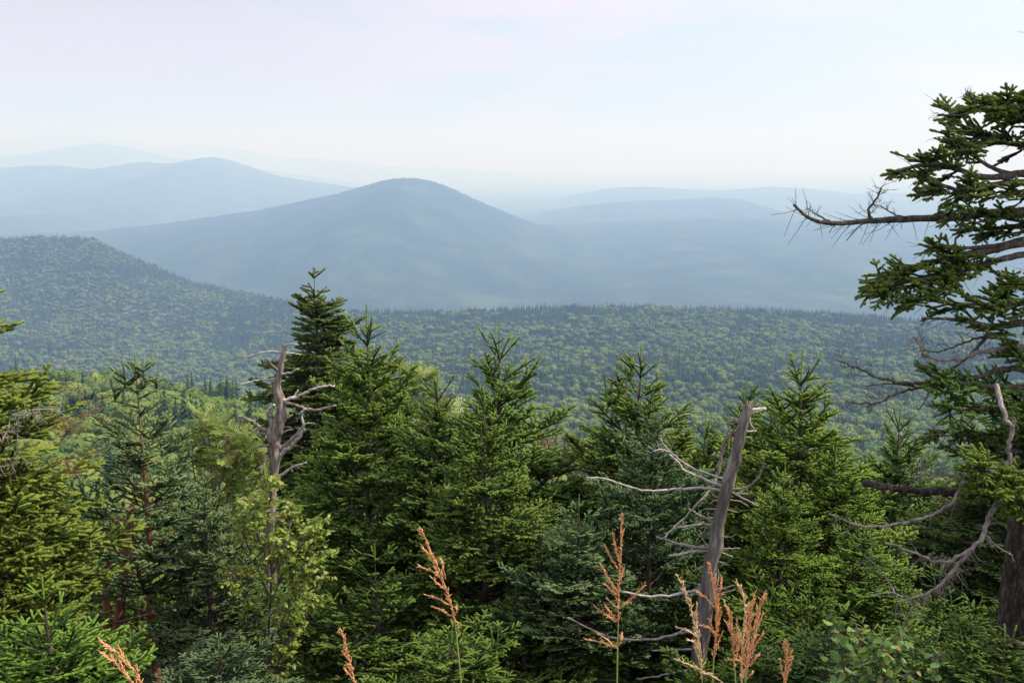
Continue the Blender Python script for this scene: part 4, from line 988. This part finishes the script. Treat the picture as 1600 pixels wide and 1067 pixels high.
leafy('broad_leaved_shrub', 'broad leaved green shrub among firs in the bottom right', 'shrub', 1362, 5.0,
      [[(1360, 1200), (1352, 1080), (1345, 1020), (1340, 985)], [(1360, 1120), (1385, 1050), (1400, 1010), (1412, 990)], [(1358, 1120), (1325, 1060), (1312, 1020), (1305, 990)], [(1360, 1100), (1372, 1040), (1380, 1005)], [(1362, 1130), (1410, 1080), (1425, 1050)]],
      300, .062, .040, M_SHRUB, 45, M_LIMB, 300, twl=(.05, .16), spreadr=.2, stemr=1.6)
leafy('broad_leaved_shrub', 'tiny leafy sprig at the bottom edge left of the thick trunk', 'shrub', 1466, 5.0,
      [[(1468, 1180), (1466, 1090), (1464, 1040), (1468, 1018)]], 16, .08, .05, M_SHRUB, 46, M_LIMB, 16, twl=(.04, .10), spreadr=.1, stemr=1.4)

# ------------------------------------------------------------------ grass plumes beside the viewpoint
def plume_branch(mb, pts, rng, thick=1.0):
    """a panicle branch: a thin axis beset with pointed spikelets"""
    q = len(pts)
    mb.tube(pts, [.0011] * q, 3)
    L = sum((pts[i + 1] - pts[i]).length for i in range(q - 1)); n = max(6, int(L / .0021))
    for c in range(n):
        f = (c + rng.random()) / n * (q - 1); i = min(int(f), q - 2); p = pts[i].lerp(pts[i + 1], f - i)
        t = (pts[i + 1] - pts[i]).normalized()
        d = (t * rng.uniform(1.0, 1.9) + Vector((rng.gauss(0, .42), rng.gauss(0, .42), rng.gauss(0, .42)))).normalized(); l = rng.uniform(.006, .0105)
        taper = 1 - .45 * f / (q - 1)
        p = p + Vector((rng.gauss(0, 1), rng.gauss(0, 1), rng.gauss(0, 1))) * .0011 * thick * taper
        mb.tube([p, p + d * l * .35, p + d * l * .7, p + d * l], [.0003, .00105 * thick, .0007 * thick, .0001], 4, cap=False)
def stalk(label, axis, tocut, Y, branches, seed, auto=6, mat=M_PLUME, autolen=(14, 38), sides=(-1, 1), group='dry orange grass plumes'):
    rng = random.Random(seed)
    foot = axis[-1]; x = at(foot[0], foot[1], Y).x
    root = empty('grass_stalk', (x + .01, Y + .02, ground_z(x, Y) if Y > 1.5 else 0), label, 'grass plume', group)
    W = [v - root.location for v in pxcurve(axis[:tocut + 1], Y, 6)]
    mb = MB(); plume_branch(mb, W[::-1], rng, 1.35)
    for b in branches:
        B = [v - root.location for v in pxcurve([(p[0], p[1], rng.uniform(-.01, .01)) for p in b], Y, 4)]; plume_branch(mb, B, rng, 1.0)
    for c in range(auto):
        t = (c + .5) / auto; i = int(t * (len(W) - 2)); b = W[i]; tang = (W[i] - W[i + 1]).normalized()
        sd = rng.choice(sides); lp = rng.uniform(*autolen) * (.5 + .7 * t) * Y / FPX
        d = (tang + Vector((sd * rng.uniform(.18, .5), rng.uniform(-.3, .3), 0))).normalized()
        plume_branch(mb, [b, b + d * lp * .5, b + (d + tang * .15).normalized() * lp], rng, .95)
    link('plume', mb.build('plume', mat), root)
    St = [v - root.location for v in pxcurve(axis[tocut:], Y, 5)] + [Vector((.0, .0, -.02))]
    m2 = MB(); m2.tube(St, [.0013 + .0009 * i / len(St) for i in range(len(St))], 6, cap=False)
    # one long leaf blade near the foot
    link('stem', m2.build('stem', M_STEM), root)
stalk('tallest pinkish grass plume bending left on a bare green stem', [(658, 826), (667, 848), (678, 872), (689, 898), (699, 926), (707, 952), (711, 972), (716, 1020), (721, 1075), (726, 1180)], 6, 2.0,
      [[(687, 890), (674, 872), (660, 855)], [(690, 903), (674, 892), (654, 884)], [(698, 922), (687, 914), (675, 902)], [(701, 945), (684, 935), (665, 929)], [(705, 962), (692, 954), (677, 947)], [(708, 966), (713, 956), (714, 948)], [(707, 962), (714, 972), (716, 981)], [(696, 905), (693, 890), (690, 874)], [(684, 882), (673, 865), (668, 848)]], 1, auto=4, sides=(-1,))
stalk('upright orange grass plume with spaced side spikes left of the broken trunk', [(972, 805), (971, 840), (969, 880), (967, 925), (966, 972), (965, 1012), (964, 1075), (964, 1180)], 4, 2.1,
      [[(967, 878), (962, 855), (958, 834)], [(965, 888), (955, 872), (945, 853)], [(965, 924), (951, 903), (939, 882)], [(965, 930), (955, 922), (946, 913)], [(970, 950), (988, 933), (1008, 914)], [(966, 950), (957, 943), (949, 936)], [(963, 971), (947, 960), (930, 948)], [(963, 968), (954, 956), (947, 947)], [(965, 1013), (950, 1000), (935, 990)], [(965, 1013), (940, 1003), (915, 998)], [(966, 1010), (971, 1000), (972, 990)]], 2, auto=5, mat=M_PLUME)
stalk('left hand plume of the orange clump, its tip leaning left', [(1066, 909), (1073, 935), (1082, 960), (1089, 990), (1094, 1020), (1097, 1060), (1099, 1100), (1102, 1200)], 5, 1.9,
      [[(1090, 995), (1076, 986), (1060, 980)], [(1092, 1010), (1082, 1002), (1076, 1000)], [(1095, 1045), (1076, 1038), (1056, 1029)], [(1095, 1050), (1112, 1055), (1132, 1068)]], 3, auto=9, mat=M_PLUME2)
stalk('tall plume of the orange clump, directly before the broken trunk', [(1109, 882), (1113, 905), (1117, 935), (1121, 970), (1119, 1000), (1115, 1030), (1113, 1080), (1112, 1200)], 5, 2.0,
      [[(1118, 950), (1104, 935), (1090, 924)], [(1121, 992), (1108, 980), (1094, 976)], [(1120, 985), (1126, 960), (1126, 948)], [(1122, 938), (1126, 920), (1127, 902)]], 4, auto=9)
stalk('sparse short plume in the middle of the orange clump', [(1138, 953), (1143, 980), (1146, 1010), (1148, 1045), (1150, 1090), (1150, 1200)], 3, 1.95, [], 5, auto=10)
stalk('straight pale plume standing right of the middle of the orange clump', [(1157, 915), (1163, 940), (1164, 965), (1161, 1000), (1159, 1040), (1158, 1080), (1156, 1200)], 5, 2.05, [[(1160, 1010), (1153, 985), (1151, 968)]], 6, auto=10, mat=M_PLUME2)
stalk('dense plume behind the rightmost one in the orange clump', [(1174, 943), (1173, 970), (1170, 1000), (1167, 1030), (1164, 1070), (1160, 1200)], 4, 1.98, [[(1168, 1040), (1150, 1030), (1134, 1030)]], 7, auto=12)
stalk('rightmost plume of the orange clump, leaning right', [(1191, 934), (1187, 955), (1181, 980), (1174, 1010), (1168, 1045), (1163, 1085), (1158, 1200)], 4, 1.9, [[(1170, 1040), (1178, 1030), (1186, 1022)], [(1166, 1062), (1172, 1055), (1176, 1050)]], 8, auto=10)
stalk('single orange plume at the bottom edge right of the clump', [(1230, 1003), (1229, 1025), (1227, 1050), (1226, 1080), (1226, 1200)], 3, 1.9, [[(1226, 1062), (1221, 1045), (1219, 1030)]], 9, auto=4)
stalk('pinkish plume arching left at the bottom edge, upper one of two', [(158, 1003), (178, 1016), (196, 1032), (211, 1050), (222, 1072), (236, 1130), (246, 1220)], 4, 1.8, [], 10, auto=5, autolen=(14, 26))
stalk('pinkish plume arching left at the bottom edge, lower one of two', [(160, 1021), (176, 1033), (192, 1048), (206, 1066), (222, 1110), (236, 1210)], 4, 1.75, [], 11, auto=4, autolen=(14, 26))
stalk('short pinkish plume at the bottom edge left of the tallest plume', [(533, 984), (539, 1003), (545, 1026), (551, 1050), (556, 1075), (562, 1190)], 4, 1.9, [[(550, 1045), (544, 1030), (535, 1018)], [(553, 1062), (545, 1052), (539, 1045)]], 12, auto=3, autolen=(12, 22), sides=(-1,))
print('triangles', sum(len(m.loops) - 2 * len(m.polygons) for m in bpy.data.meshes))
